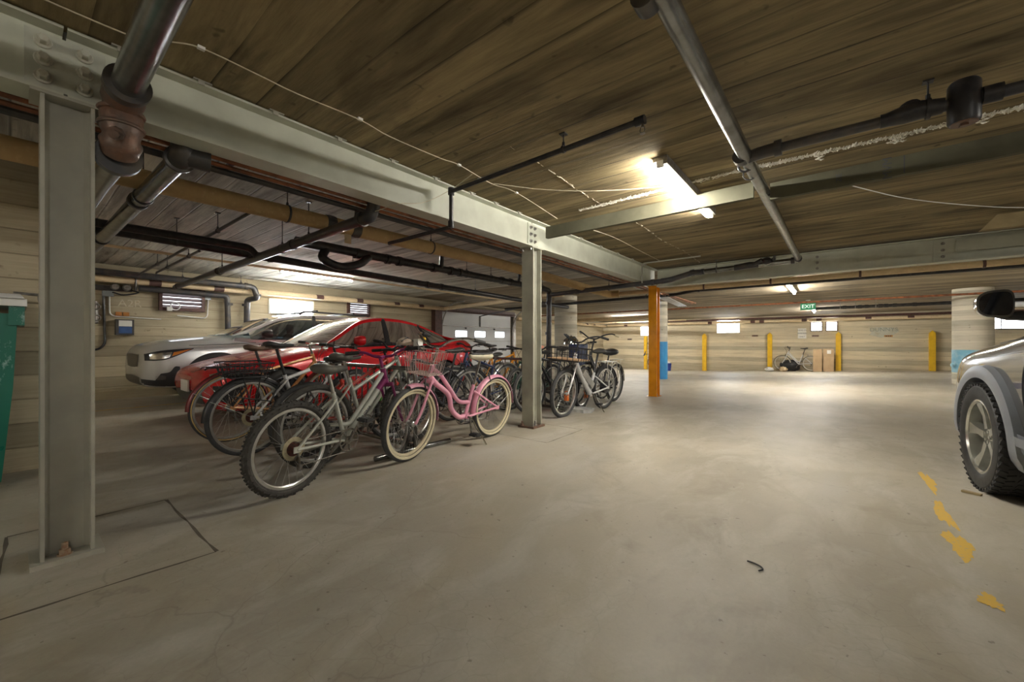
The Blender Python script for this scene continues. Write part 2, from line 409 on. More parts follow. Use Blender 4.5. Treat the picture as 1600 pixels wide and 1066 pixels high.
# ================================================================ steel frame
def ibeam(name, x, y0, y1, z0, z1, w=.165, tf=.013, tw=.009, mat=None, **k):
    g = MB(); g.box((x-w/2, y0, z0), (x+w/2, y1, z0+tf)); g.box((x-w/2, y0, z1-tf), (x+w/2, y1, z1)); g.box((x-tw/2, y0, z0+tf), (x+tw/2, y1, z1-tf))
    return ob(name, g, mat or m_steel, flat=True, **k)
BX = -2.835; B0, B1 = 2.13, 2.452
lb = ibeam('steel_beam', BX, -6.9, .145, B0, B1, label='pale steel roof beam running off the frame from the big near column', cat='beam', kind='thing', group='steel roof beams')
mb_ = ibeam('steel_beam', BX, .157, 3.885, B0, B1, label='long pale steel roof beam between the near column and the column by the bicycles', cat='beam', kind='thing', group='steel roof beams')
fb = ibeam('steel_beam', BX, 3.897, 8.07, B0, B1, label='pale steel roof beam ending above the orange column', cat='beam', kind='thing', group='steel roof beams')
def bolts(name, pts, n, r, h, mat, parent):
    for p in pts:
        g = MB(); n_ = Vector(n); g.lathe([(r*1.5,0),(r*1.5,h*.2),(r*1.35,h*.24)], p, n_, 14); g.lathe([(r,h*.2),(r,h*.85),(r*.8,h)], p, n_, 6)
        ob(name, g, mat, parent, flat=True)
m_splice = M('greyer painted plate', (.50,.51,.44), .4, 0, (.42,.43,.37), 8, .1)
# splice plate over the near column, six heavy bolts
sp = ob('splice_plate', MB().box((BX+.0045, .03, 2.165), (BX+.026, .285, 2.415)), m_splice, mb_, flat=True)
bolts('bolt', [(BX+.026, y, z) for y in (.085,.215) for z in (2.21,2.29,2.37)], (1,0,0), .02, .05, m_bolt, mb_)
sp = ob('splice_plate', MB().box((BX+.0045, 3.80, 2.16), (BX+.016, 3.98, 2.42)), m_steel, fb, flat=True)
bolts('bolt', [(BX+.016, y, z) for y in (3.85,3.93) for z in (2.21,2.29,2.37)], (1,0,0), .014, .028, m_duty, fb)
# shim clips riding on the top flange
g_ = None
for j, (par, ys) in enumerate(((mb_, [.3,.62,1.0,1.42,1.86,2.3,2.75,3.1,3.5]), (fb, [4.3,4.9,5.5,6.1,6.7,7.3]), (lb, [-.3,-.9]))):
    for y in ys:
        g = MB(); g.box((BX+.06, y, B1), (BX+.098, y+.085, B1+.007)); g.box((BX+.088, y+.02, B1-.02), (BX+.1, y+.05, B1+.004))
        ob('shim_clip', g, m_steelc, par, flat=True)

def column(name, cx, cy, z0, z1, mat, label, grp, d=.17, w=.165, base=True, bm=None):
    g = MB(); tf = .013; tw = .009
    g.box((cx-w/2, cy-d/2, z0+.02), (cx+w/2, cy-d/2+tf, z1-.014)); g.box((cx-w/2, cy+d/2-tf, z0+.02), (cx+w/2, cy+d/2, z1-.014)); g.box((cx-tw/2, cy-d/2+tf, z0+.02), (cx+tw/2, cy+d/2-tf, z1-.014))
    # fillets where web meets flange
    for sx in (-1,1):
        for sy in (-1,1):
            x = cx+sx*tw/2; y = cy+sy*(d/2-tf)
            g.add([(x,y,z0+.02),(x+sx*.018,y,z0+.02),(x,y-sy*.018,z0+.02),(x,y,z1-.014),(x+sx*.018,y,z1-.014),(x,y-sy*.018,z1-.014)], [(1,2,5,4),(2,1,4,5)])
    c = ob(name, g, mat, label=label, cat='column', kind='thing', group=grp, flat=True)
    b = .118
    ob('base_plate', MB().box((cx-b, cy-b*.98, z0), (cx+b*.93, cy+b*.98, z0+.022)), bm or mat, c, flat=True)
    ob('cap_plate', MB().box((cx-.09, cy-.115, z1-.014), (cx+.09, cy+.115, z1)), mat, c, flat=True)
    return c
c1 = column('steel_column', BX, .16, 0, B0, m_steelc, 'large near steel column standing beside the green waste bin', 'steel columns under the beam line')
c2 = column('steel_column', BX, 3.895, 0, B0, m_steel2, 'olive grey steel column beside the pink bicycle', 'steel columns under the beam line', bm=m_rust)
c3 = column('steel_column', BX, 8.06, -.08, B0, m_orange, 'bright orange painted steel column', 'steel columns under the beam line')
def anchor(p, par, mat=m_rbolt):
    g = MB(); g.lathe([(.026,0),(.026,.006)], p, (0,0,1), 16); g.lathe([(.021,.006),(.021,.026)], p, (0,0,1), 6); g.lathe([(.012,.026),(.012,.052),(.009,.055)], p, (0,0,1), 10)
    ob('anchor_bolt', g, mat, par, flat=True)
anchor((BX+.055, .15, .022), c1); anchor((BX-.055, .15, .022), c1)
anchor((BX+.055, 3.89, .022), c2, m_duty); anchor((BX-.055, 3.78, .022), c2, m_rust)
anchor((BX+.055, 8.05, -.058), c3)
bolts('bolt', [(BX+.06, 3.80, B0-.014), (BX+.06, 3.985, B0-.014), (BX-.06, 3.80, B0-.014)], (0,0,-1), .011, .03, m_duty, c2)
# clamp bolt under the near beam
g = MB(); g.lathe([(.02,0),(.02,-.012),(.011,-.013),(.011,-.05),(.018,-.051),(.018,-.066)], (BX+.02, -.09, B0), (0,0,1), 8); ob('clamp_bolt', g, m_duty, lb, flat=True)

# cross beam with splices
CY = 8.0
g = MB(); x0, x1 = BX+.09, 8.9
for z in (2.10, 2.425): g.box((x0, CY-.085, z), (x1, CY+.085, z+.013))
g.box((x0, CY-.005, 2.113), (x1, CY+.005, 2.425))
cb = ob('steel_beam', g, m_steel, label='pale steel cross beam running right from the orange column', cat='beam', kind='thing', group='steel roof beams', flat=True)
ob('splice_plate', MB().box((-.32, CY-.017, 2.13), (-.1, CY-.005, 2.40)), m_steel, cb, flat=True)
ob('splice_plate', MB().box((1.05, CY-.017, 2.13), (1.25, CY-.005, 2.42)), m_steel, cb, flat=True)
bolts('bolt', [(x, CY-.017, z) for x in (-.23, 1.14) for z in (2.18,2.27,2.36)], (0,-1,0), .014, .03, m_duty, cb)
g = MB(); g.box((1.25, CY-.115, 2.35), (5.2, CY-.085, 2.365)); g.box((1.25, CY-.115, 2.22), (5.2, CY-.105, 2.35)); ob('stiffener', g, m_steel, cb, flat=True)
# corner bracket tube where the two beams meet
g = MB().tube(bend([(BX+.12, 7.1, 2.08), (BX+.12, 7.1, 2.43), (BX+1.1, 7.1, 2.43)], .05), .012, 10)
ob('conduit_pipe', g, m_steelc, label='slim painted conduit turning up the beam near its orange column end', cat='conduit')

# round concrete columns
def rcol(cx, cy, r, top, label, blue):
    z0 = fz(cx, cy)-.02
    c = ob('concrete_column', MB().lathe([(r, z0), (r, top)], (cx, cy, 0), (0,0,1), 40), m_col_conc, label=label, cat='column', kind='thing', group='round concrete columns')
    if blue: ob('painted_band', MB().lathe([(r+.003, blue[0]), (r+.004, (blue[0]+blue[1])/2), (r+.003, blue[1])], (cx, cy, 0), (0,0,1), 40, False), blue[2], c, label='blue painted band')
    return c
rcol(-6.37, 10.5, .34, cz(10.5), 'bare round concrete column behind the parked bicycles', None)
rcol(-4.57, 13.5, .25, cz(13.56), 'round concrete column with blue base behind the orange column', (fz(-4.57,13.5)+.005, 1.04, m_blue))
rc = rcol(2.62, 14.8, .35, cz(14.8), 'round concrete column with a light blue band behind the dark grey car', (.27, .83, m_lblue))
g = MB().lathe([(.0,0),(.05,.0),(.05,.05),(.03,.06)], (2.62-.34, 14.6, .45), (-1,-.4,0), 14); ob('knob', g, m_lblue, rc)

# hanging timbers
tb = MB(); tb.box((BX+.095, 4.05, 2.27), (-.56, 4.10, 2.405))
ob('timber_joist', tb, m_timber, label='grey green timber plank hung below the ceiling next to the tube light', cat='timber', kind='thing', flat=True)
tb = MB(); rnd = random.Random(3); N = 60; top = []; bot = []
for i in range(N+1):
    x = -.44 + 5.0*i/N; bot.append((x, 2.228 + rnd.uniform(0,.007)*(1 if x<1.6 else .2))); top.append((x, 2.372))
for i in range(N):
    a, b = bot[i], bot[i+1]; c_, d_ = top[i+1], top[i]
    tb.add([(a[0],4.08,a[1]),(b[0],4.08,b[1]),(c_[0],4.08,c_[1]),(d_[0],4.08,d_[1]),(a[0],4.13,a[1]),(b[0],4.13,b[1]),(c_[0],4.13,c_[1]),(d_[0],4.13,d_[1])],
           [(0,1,2,3),(5,4,7,6),(4,5,1,0),(3,2,6,7)] + ([(4,0,3,7)] if i == 0 else []) + ([(1,5,6,2)] if i == N-1 else []))
tj = ob('timber_joist', tb, m_timber, label='old timber plank with stencilled stamps hung under the stained ceiling', cat='timber', kind='thing', flat=True)
for x, s_, sz in ((.02,'ZIE',.05), (.30,'MVM',.075)):
    text('stamp', s_, sz, axes((x, 4.078, 2.30), (0,0,1), (-1,0,0)), m_ink, tj, .0006)
ob('stamp_line', MB().box((.385,4.078,2.24),(.392,4.0795,2.37)), m_ink, tj, flat=True)
g = MB(); g.prism([(0,0),(2.5,0),(2.5,.15),(.12,.15)], (1.27, 6.95, 2.27), (1,0,0), (0,0,1), .12)
ob('timber_block', g, m_timber2, label='mitred brown timber lying above the pale cross beam', cat='timber', kind='thing', flat=True)
for xx in (.95, 3.2): pass
# mineral crust along the ceiling joint
g = MB(); rnd = random.Random(11)
for i in range(1500):
    x = rnd.uniform(-2.2, 1.25); y = 3.88 + rnd.gauss(0, .012) + .02*math.sin(x*2); dd = rnd.uniform(.002,.012)*(1.4 if x > -.6 else .6)
    L = rnd.uniform(.01,.04); a = rnd.uniform(-1.2,1.2)
    g.tube([(x,y,2.459),(x+L*.5*math.cos(a), y+L*.5*math.sin(a), 2.459-dd),(x+L*math.cos(a), y+L*math.sin(a), 2.459)], rnd.uniform(.0015,.0045), 4)
for cx in (.32,.36,.75,.95,-.1):
    for i in range(26):
        y = 3.88 + i*.006; x = cx + .02*math.sin(i*.6)+rnd.uniform(-.006,.006)
        g.tube([(x-.01,y,2.459),(x,y,2.453),(x+.01,y+.006,2.459)], .003, 4)
ob('mineral_crust', g, m_crust, label='white mineral crust seeping along the ceiling joint above the timber plank', cat='crust', kind='stuff')

# ================================================================ pipes
def collar(g, p, d, r, L=.05): g.lathe([(r*.98,-L/2),(r*1.22,-L/2),(r*1.22,L/2),(r*.98,L/2)], p, d, 20)
def pipe(name, P, r, mat, label, cat='pipe', rad=None, cols=(), n=14, grp=None, colmat=None, cL=.05):
    o = ob(name, MB().tube(bend(P, rad or r*2.2), r, n), mat, label=label, cat=cat, group=grp)
    for p, d in cols:
        g = MB(); collar(g, p, d, r, cL); ob('coupling', g, colmat or mat, o)
    return o
def hanger(par, x, y, z, r, axis, ztop=2.46, mat=m_irong):
    g = MB(); d = (1,0,0) if axis == 'x' else (0,1,0)
    g.torus((x,y,z), d, r+.004, .005, 20, 6, 2.2); g.cyl((x,y,z+r), (x,y,ztop), .005, n=6); g.cyl((x,y,z+r+.0), (x,y,z+r+.03), .011, n=6); g.cbox((x,y,ztop-.004),(.045,.045,.008))
    ob('hanger', g, mat, par)

p1 = pipe('drain_pipe', [(4.5,.335,2.2),(-2.6,.335,2.2)], .059, m_galv, 'thick galvanized drain pipe crossing over the near column', n=24)
g = MB(); g.lathe([(.062,-.05),(.086,-.05),(.086,-.005),(.078,.03),(.07,.05)], (-2.60,.335,2.2), (-1,0,0), 28); ob('hub', g, m_irong, p1)
fit = MB(); Pth = bend([(-2.60,.335,2.2),(-2.735,.335,2.17),(-2.735,.335,2.0),(-2.80,.335,1.955)], .10, 6)
fit.tube(Pth, [.075+.006*math.sin(i*1.1) for i in range(len(Pth))], 26)
fit.torus((-2.735,.335,2.13), (0,0,1), .078, .012, 26, 8); fit.torus((-2.735,.335,2.06), (0,0,1), .08, .010, 26, 8)
fit.lathe([(.03,0),(.03,.03),(.018,.03),(.018,.045)], (-2.665,.31,2.0), (.8,-.3,-.5), 8)
fo = ob('sweep_fitting', fit, m_rust, label='rusty cast drain fitting dropping beneath the pale beam', cat='pipe fitting')
g = MB(); g.lathe([(.07,-.03),(.09,-.03),(.094,.02),(.088,.05),(.062,.05)], (-2.83,.335,1.945), (-1,0,.12), 28); ob('hub', g, m_irong, fo)
pipe('drain_pipe', [(-2.87,.335,1.95),(-3.6,.335,2.0),(-4.9,.335,2.05)], .055, m_galv, 'galvanized drain pipe end just behind the near column', n=20)
p2 = pipe('drain_pipe', [(-3.0,.62,2.09),(-6.6,.56,2.07)], .053, m_galv, 'dark shiny drain pipe slanting below the long tan pipe', n=22, cols=[((-4.15,.60,2.085),(1,0,0)),((-5.9,.57,2.075),(1,0,0))], colmat=m_irong)
g = MB(); pp = bend([(-3.05,.62,2.09),(-2.97,.62,2.09),(-2.97,.64,2.25)], .06, 6); g.tube(pp, .062, 20)
g.lathe([(.056,0),(.074,0),(.076,.035),(.06,.04)], (-3.06,.62,2.09), (1,0,0), 22); g.tube([(-2.98,.62,2.10),(-2.96,.75,2.10)], [.058,.066], 18); ob('elbow', g, m_irong, p2)
hanger(p2, -4.0, .605, 2.085, .054, 'x'); 
p3 = pipe('drain_pipe', [(-3.12,1.90,2.07),(-9.9,1.96,2.07)], .046, m_irong, 'long dark iron drain pipe reaching across to the far left wall', n=18, cols=[((-4.6,1.91,2.07),(1,0,0)),((-9.7,1.96,2.07),(1,0,0)),((-7.2,1.93,2.07),(1,0,0))])
g = MB(); g.tube(bend([(-3.2,1.90,2.07),(-3.06,1.90,2.07),(-3.0,1.92,2.30)], .07, 6), .052, 18); g.lathe([(.048,0),(.064,0),(.064,.04),(.05,.04)], (-3.22,1.90,2.07), (1,0,0), 20); ob('elbow', g, m_irong, p3)
for x in (-4.25,-4.9,-7.0): hanger(p3, x, 1.92, 2.07, .046, 'x')
TP = [(-3.97,-6.8,2.2),(-3.97,4.6,2.2),(-3.96,8.40,2.09),(-3.75,8.45,2.09)]
p4 = ob('insulated_pipe', MB().tube(bend(TP,.08), [.075]*14, 22) if len(bend(TP,.08)) == 14 else MB().tube(bend(TP,.08), .07, 22), m_tan, label='long tan paper wrapped pipe running beneath the grey ceiling', cat='pipe')
pipe('insulated_pipe', [(-3.80,8.45,2.09),(8.5,8.45,2.10)], .046, m_tan2, 'beige lagged pipe running just behind the cross beam', n=14, cols=[((x,8.45,2.095),(1,0,0)) for x in (-2.0,-.9,.3,1.6)], colmat=m_brown, cL=.03)
for y in (.2,.42,.55,1.25,1.9,3.0,4.2): ob('wrap_band', MB().lathe([(.0712,-.02),(.0722,-.018),(.0722,.018),(.0712,.02)], (-3.97,y,2.2), (0,1,0), 22, False), m_tan, p4)
for y in (2.0, 2.27): ob('valve_body', MB().lathe([(.05,-.05),(.082,-.045),(.086,0),(.082,.045),(.05,.05)], (-3.97,y,2.2), (0,1,0), 22), m_irong, p4)
g = MB(); g.cyl((-3.97,2.27,2.2),(-3.92,2.27,2.42),.02,n=10); g.cyl((-3.97,2.0,2.2),(-3.97,2.0,2.08),.014,n=8); ob('valve_stem', g, m_irong, p4)
ob('valve_tag', MB().box((-3.90,2.12,2.02),(-3.896,2.19,2.115)), m_cream, p4, label='yellow card tag', flat=True)
for y in (1.6,3.3): hanger(p4, -3.97, y, 2.2, .075, 'y', mat=m_irong)
for x, z, lab in ((-3.06,2.175,'rusty brown copper tube nearest the pale beam'), (-3.14,2.165,'rusty brown copper tube running second from the pale beam')):
    pc = pipe('copper_tube', [(x,-6.5,z),(x,3.8,z),(x,12,z-.06)], .0145, m_copper, lab, n=8, grp='copper tubes along the beam')
pc = pipe('conduit_pipe', [(-3.27,-6.5,2.19),(-3.27,7.7,2.16)], .022, m_irong, 'dark conduit running outside the two copper tubes', 'conduit', n=8)
for y in (.9,2.9,5): 
    g = MB(); g.box((-3.3,y,2.19),(-3.03,y+.03,2.205)); g.cyl((-3.17,y+.015,2.2),(-3.17,y+.015,2.46),.005,n=6); ob('strap', g, m_irong, pc)
# black mains over the car bays
p6 = pipe('iron_pipe', [(-5.6,-3,2.17),(-5.6,1.82,2.17),(-5.62,1.93,2.06)], .042, m_iron, 'upper black iron pipe with a turned down end above the cars', n=14, rad=.06)
p7 = pipe('iron_pipe', [(-6.0,-3,2.25),(-6.0,1,2.19),(-6.0,2.85,2.14),(-6.0,7.8,2.05),(-6.0,10,2.02)], .052, m_iron, 'long straight black iron main above the two parked cars', n=14, cols=[((-6.0,.6,2.195),(0,1,0)),((-6.0,2.2,2.16),(0,1,0)),((-6.0,4.9,2.10),(0,1,0)),((-6.0,5.25,2.095),(0,1,0))])
for y in (1.2,3.4,6.2): hanger(p7, -6.0, y, 2.21-.02*y, .05, 'y')
for a, b, lab in (((-4.2,1.44),(-10.2,1.44),'thin dark sprinkler pipe passing over the silver car hood'), ((-6.8,1.6),(-9.4,1.6),'short thin sprinkler pipe with a capped end above the silver car')):
    q = pipe('sprinkler_pipe', [(a[0],a[1],2.26),(b[0],b[1],2.25)] + ([(b[0],b[1],1.98)] if b[0] < -9.5 else [(b[0],b[1],2.22)]), .018, m_irong, lab, n=8, rad=.02)
    hanger(q, (a[0]*.8+b[0]*.2), (a[1]*.8+b[1]*.2), 2.257, .018, 'x'); hanger(q, (a[0]*.3+b[0]*.7), (a[1]*.3+b[1]*.7), 2.252, .018, 'x')
p9 = pipe('iron_pipe', [(-4.75,2.0,2.15),(-4.75,7.0,2.13),(-4.78,7.2,2.12),(-4.80,7.2,fz(-4.8,7.2))], .055, m_iron, 'heavy black iron drain stack turning down beside the olive column', n=18, rad=.12,
          cols=[((-4.75,y,2.14),(0,1,0)) for y in (2.75,3.2,3.38,4.0,4.35,4.55,5.6,5.85,6.4,6.75)] + [((-4.80,7.2,1.85),(0,0,1)),((-4.80,7.2,1.2),(0,0,1))], cL=.06)
g = MB(); pts = spline([(-4.75,2.35,2.13),(-4.72,2.3,2.0),(-4.7,2.5,1.93),(-4.7,2.75,2.0),(-4.73,2.9,2.12)], 5); g.tube(pts, .05, 14); ob('trap', g, m_iron, p9)
ob('branch', MB().tube([(-4.75,4.15,2.14),(-4.55,4.0,2.44)], .035, 10), m_iron, p9); ob('branch', MB().tube([(-4.75,6.1,2.14),(-4.6,5.95,2.42)], .03, 10), m_iron, p9)
for y in (4.7,5.3,6.9): hanger(p9, -4.75, y, 2.14, .055, 'y')
p9b = pipe('iron_pipe', [(-4.72,7.2,2.03),(-2.35,7.18,2.09)], .045, m_irong, 'dark grey iron pipe linking the drain stack to the orange column', n=16, cols=[((-4.1,7.2,2.045),(1,0,0)),((-2.55,7.18,2.085),(1,0,0))])
g = MB(); g.tube(bend([(-2.4,7.18,2.09),(-2.25,7.2,2.10),(-1.95,7.5,2.235),(-1.85,7.6,2.245)], .1, 5), .05, 16); g.lathe([(.046,0),(.06,0),(.06,.05),(.046,.05)], (-1.98,7.48,2.225), (.6,.65,.25), 16); ob('elbow', g, m_irong, p9b)
hanger(p9b, -3.4, 7.19, 2.06, .045, 'x')
p9c = pipe('iron_pipe', [(-1.9,7.6,2.25),(-.45,7.6,2.28)], .042, m_galv, 'grey iron pipe with valve fitting lying against the cross beam face', n=16, cols=[((-1.82,7.6,2.252),(1,0,0)),((-1.3,7.6,2.262),(1,0,0)),((-.52,7.6,2.28),(1,0,0))], colmat=m_irong)
g = MB(); g.tube([(-1.28,7.6,2.262),(-1.1,7.58,2.275),(-.98,7.6,2.272)], [.05,.055,.045], 14); g.tube([(-1.05,7.56,2.27),(-.92,7.52,2.33)], .032, 12); g.ball((-.86,7.55,2.31), (.07,.06,.06), 14, 10); g.lathe([(.03,0),(.03,.05),(.02,.05),(.02,.09)], (-.78,7.58,2.30), (.3,0,1), 10); ob('cleanout', g, m_irong, p9c)
hanger(p9c, -1.6, 7.6, 2.256, .042, 'x', 2.43)
p10 = pipe('drain_pipe', [(-.57,-6,2.3),(-.45,7.62,2.3)], .043, m_galv, 'galvanized drain pipe hung above the driving aisle', n=20, cols=[((-.555,1.50,2.3),(0,1,0)),((-.515,3.2,2.3),(0,1,0)),((-.452,7.58,2.3),(0,1,0))], colmat=m_irong, cL=.07)
g = MB(); g.tube(bend([(-.52,3.25,2.3),(-.42,3.21,2.3),(-.30,3.2,2.3)], .05), .042, 14); g.lathe([(.036,-.02),(.052,-.02),(.052,.02),(.036,.02)], (-.30,3.2,2.3), (1,0,0), 16); g.torus((-.514,3.36,2.3),(0,1,0),.046,.009,20,8); ob('tee', g, m_irong, p10)
hanger(p10, -.535, 2.2, 2.3, .043, 'y') if False else None
hanger(p10, -.512, 3.55, 2.3, .043, 'y')
p11 = pipe('iron_pipe', [(-.30,3.2,2.3),(4.5,3.24,2.3)], .031, m_irong, 'dark branch pipe joining the aisle drain pipe above the timber plank', n=14, cols=[((.22,3.2,2.3),(1,0,0)),((.78,3.2,2.3),(1,0,0))], colmat=m_iron, cL=.035)
g = MB(); g.tube([(.22,3.2,2.3),(.30,3.2,2.305),(.37,3.2,2.31),(.46,3.2,2.3)], [.036,.05,.05,.04], 16); g.lathe([(.045,0),(.05,.03),(.02,.035)], (.33,3.2,2.32), (-.3,-.9,.35), 14); ob('wye', g, m_iron, p11)
g = MB(); g.lathe([(.058,2.178),(.064,2.19),(.064,2.385),(.055,2.40)], (.535,3.2,0), (0,0,1), 28); g.lathe([(.045,0),(.045,.07)], (.60,3.2,2.3), (1,0,0), 14); ob('trap_body', g, m_iron, p11)
g = MB(); g.lathe([(.0,2.174),(.050,2.174),(.054,2.178)], (.535,3.2,0), (0,0,1), 24); g.cbox((.535,3.2,2.170),(.03,.03,.014)); ob('cleanout_cap', g, m_rust, p11)
hanger(p11, .40, 3.2, 2.305, .048, 'x', mat=m_iron)
p12 = pipe('sprinkler_pipe', [(-.92,2.40,2.355),(-2.66,2.44,2.345),(-2.66,2.44,2.03),(-3.6,2.44,2.03)], .0185, m_iron, 'black sprinkler pipe branching over the aisle and down past the beam', n=10, rad=.03)
g = MB()
for P_, d in (((-.93,2.40,2.355),(1,0,0)), ((-2.66,2.44,2.345),(0,0,1)), ((-2.66,2.44,2.05),(0,0,1))): g.lathe([(.024,-.03),(.028,-.03),(.028,.03),(.024,.03)], P_, d, 12)
ob('coupling', g, m_iron, p12)
g = MB(); x,y,z = -.915,2.40,2.34; g.cyl((x,y,z),(x,y,z-.03),.010,n=8); g.tube([(x-.012,y,z-.03),(x-.016,y,z-.05),(x,y,z-.066)], .0025, 5); g.tube([(x+.012,y,z-.03),(x+.016,y,z-.05),(x,y,z-.066)], .0025, 5); g.lathe([(.016,0),(.016,.002)], (x,y,z-.068),(0,0,1),12); ob('sprinkler_head', g, m_duty, p12)
hanger(p12, -1.48, 2.41, 2.352, .0185, 'x', mat=m_iron)
p14 = pipe('iron_pipe', [(-8.5,10.2,2.12),(-2.9,9.7,2.13),(-2.5,9.7,2.19),(8.5,9.75,2.19)], .038, m_iron, 'long dark pipe crossing behind the pale cross beam', n=12, rad=.05, cols=[((-2.4,9.7,2.19),(1,0,0))])
for x in (-3.6,-1,1): hanger(p14, x, 9.7, 2.19 if x > -2.5 else 2.125, .038, 'x', cz(9.7))
p15 = pipe('iron_pipe', [(-.5,15.7,2.07),(8.5,15.6,2.07)], .045, m_iron, 'black drain pipe with many couplings near the green exit sign', n=12, cols=[((x,15.68,2.07),(1,0,0)) for x in (.2,.55,.7,1.0,1.12,1.3,1.7)], cL=.09)
for x in (.1,.45,.9): hanger(p15, x, 15.69, 2.07, .045, 'x', cz(15.7), m_duty)
for y, z, lab in ((13.9,2.14,'thin copper tube crossing the far ceiling, nearer of two'), (14.02,2.14,'thin copper tube crossing the far ceiling, farther of two')):
    pipe('copper_tube', [(-10.3,y,z),(8.9,y,z)], .022, m_copper, lab, n=8, grp='copper tubes across the far ceiling')
def bandpipe(name, P, r, lab, bands, d):
    o = pipe(name, P, r, m_cream, lab, n=16, rad=.1)
    for p in bands: ob('clamp_band', MB().lathe([(r*1.04,-.09),(r*1.06,-.09),(r*1.06,.09),(r*1.04,.09)], p, d, 16), m_brown, o)
    return o
b1 = bandpipe('insulated_pipe', [(-10.25,-6.8,2.17),(-10.25,9.1,2.15),(-4.95,8.05,2.15)], .062, 'cream lagged pipe along the left wall turning over the garage door', [(-10.25,y,2.16) for y in (1.72,2.75,4.9,6.0,7.2,8.1)], (0,1,0))
bandpipe('insulated_pipe', [(-10.25,13.1,2.0),(-10.25,21.2,1.95)], .062, 'cream lagged pipe on the left wall beyond the garage door', [(-10.25,y,1.98) for y in (16,16.6,17.2,19,19.8)], (0,1,0))
b2 = bandpipe('insulated_pipe', [(-10.1,21.2,1.98),(8.9,21.2,1.95)], .062, 'cream lagged pipe running the whole width of the far wall', [(x,21.2,1.97) for x in (-9,-7.6,-4.75,-2.95,-2.6,-1.05,-.55,1.0,2.2,3.4)], (1,0,0))
pipe('iron_pipe', [(-10.1,21.3,2.12),(8.9,21.3,2.08)], .045, m_brown, 'brown pipe above the cream pipe on the far wall', n=10)
pipe('insulated_pipe', [(-10.2,16.9,2.05),(-5.5,16.2,2.05)], .075, m_cream, 'cream lagged pipe crossing behind the bare concrete column', n=14)
pth = pipe('insulated_pipe', [(-10.5,19.4,2.02),(-5.2,18.8,2.02)], .03, m_cream, 'thin cream pipe beneath the far left tube light', n=10)
hanger(pth, -8.7, 19.2, 2.02, .03, 'x', cz(19.2)); hanger(pth, -6.0, 18.89, 2.02, .03, 'x', cz(18.9))
p8 = pipe('waste_pipe', [(-10.05,-6.5,2.29),(-10.05,3.35,2.24),(-10.05,3.42,2.0),(-10.3,3.30,1.97),(-10.33,3.28,.15)], .06, m_irong, 'fat grey waste pipe dropping down the wall behind the silver car', n=16, rad=.08, cols=[((-10.05,3.2,2.24),(0,1,0)),((-10.05,3.42,2.06),(0,0,1)),((-10.33,3.28,1.85),(0,0,1))])
pipe('waste_pipe', [(-10.34,1.5,2.04),(-10.34,2.93,2.02),(-10.34,2.97,.15)], .055, m_irong, 'straight grey waste pipe on the wall beside the louvered vent', n=16, rad=.08, cols=[((-10.34,2.97,1.85),(0,0,1))])
for y in (.5,2.1,3.1): hanger(p8, -10.05, y, 2.26, .06, 'y')
pipe('insulated_pipe', [(-7.6,-2,2.32),(-7.9,12.2,2.3)], .02, m_cream, 'thin pale pipe against the grey ceiling above the silver car', n=8)

# ceiling cables
def cable(name, P, r, mat, lab, grp=None): return ob(name, MB().tube(spline(P, 5), r, 6), mat, label=lab, cat='cable', group=grp)
c_ = cable('ceiling_cable', [(-2.60,-.4,2.452),(-2.59,.34,2.448),(-2.49,.47,2.446),(-2.43,.58,2.45),(-2.42,.82,2.443),(-2.44,1.04,2.45),(-2.40,1.41,2.445),(-2.44,1.66,2.45),(-2.41,2.09,2.445),(-2.39,2.28,2.45),(-2.43,2.72,2.444),(-2.40,3.05,2.45),(-2.53,3.98,2.45)], .0035, m_wire, 'thin cream cable stapled to the brown ceiling along the beam')
for y, x in ((.58,-2.43),(1.41,-2.40),(2.28,-2.39),(3.05,-2.40)): ob('cable_clip', MB().cbox((x,y,2.45),(.02,.03,.014)), m_paper, c_, flat=True)
cable('ceiling_cable', [(-2.42,2.74,2.447),(-2.13,3.13,2.44),(-1.75,3.41,2.42),(-1.32,3.71,2.44),(-1.15,3.70,2.445)], .003, m_wire, 'thin cable branching off towards the tube light')
cable('ceiling_cable', [(-2.45,4.51,2.45),(-2.37,5.18,2.448),(-2.40,6.19,2.45),(-2.42,7.2,2.45)], .0035, m_wire, 'thin cream cable on the ceiling beyond the timber plank')
cable('ceiling_cable', [(-.07,4.5,2.45),(.25,4.91,2.39),(.53,5.29,2.36),(.94,5.77,2.345),(1.47,6.37,2.36),(2.4,7.3,2.44)], .004, m_wwire, 'white cable sagging below the ceiling near the mitred timber')
cable('ceiling_cable', [(-2.42,2.46,2.44),(-2.68,2.44,2.36),(-2.735,2.2,2.2),(-2.74,1.95,2.12),(-3.0,1.9,2.1)], .003, m_wire, 'cream cable looping down across the beam beside the sprinkler drop')
g = MB(); rnd = random.Random(8)
for i in range(150):
    y = rnd.uniform(2.3,7.8)
    if 3.9 < y < 4.3: continue
    x = -1.9+.02*math.sin(y*3)+rnd.uniform(-.008,.008); g.tube([(x,y,2.459),(x+rnd.uniform(-.01,.01),y+rnd.uniform(.02,.06),2.458)], rnd.uniform(.001,.003), 4)
ob('ceiling_seam', g, m_wire, label='thin broken seam of leaked mineral on the brown ceiling', cat='crust', kind='stuff')
ob('cover_plate', MB().lathe([(.045,2.452),(.045,2.46)], (-2.45,2.62,0), (0,0,1), 20), m_steelc, label='small round cover plate on the ceiling beside the sprinkler pipe', cat='cover plate')

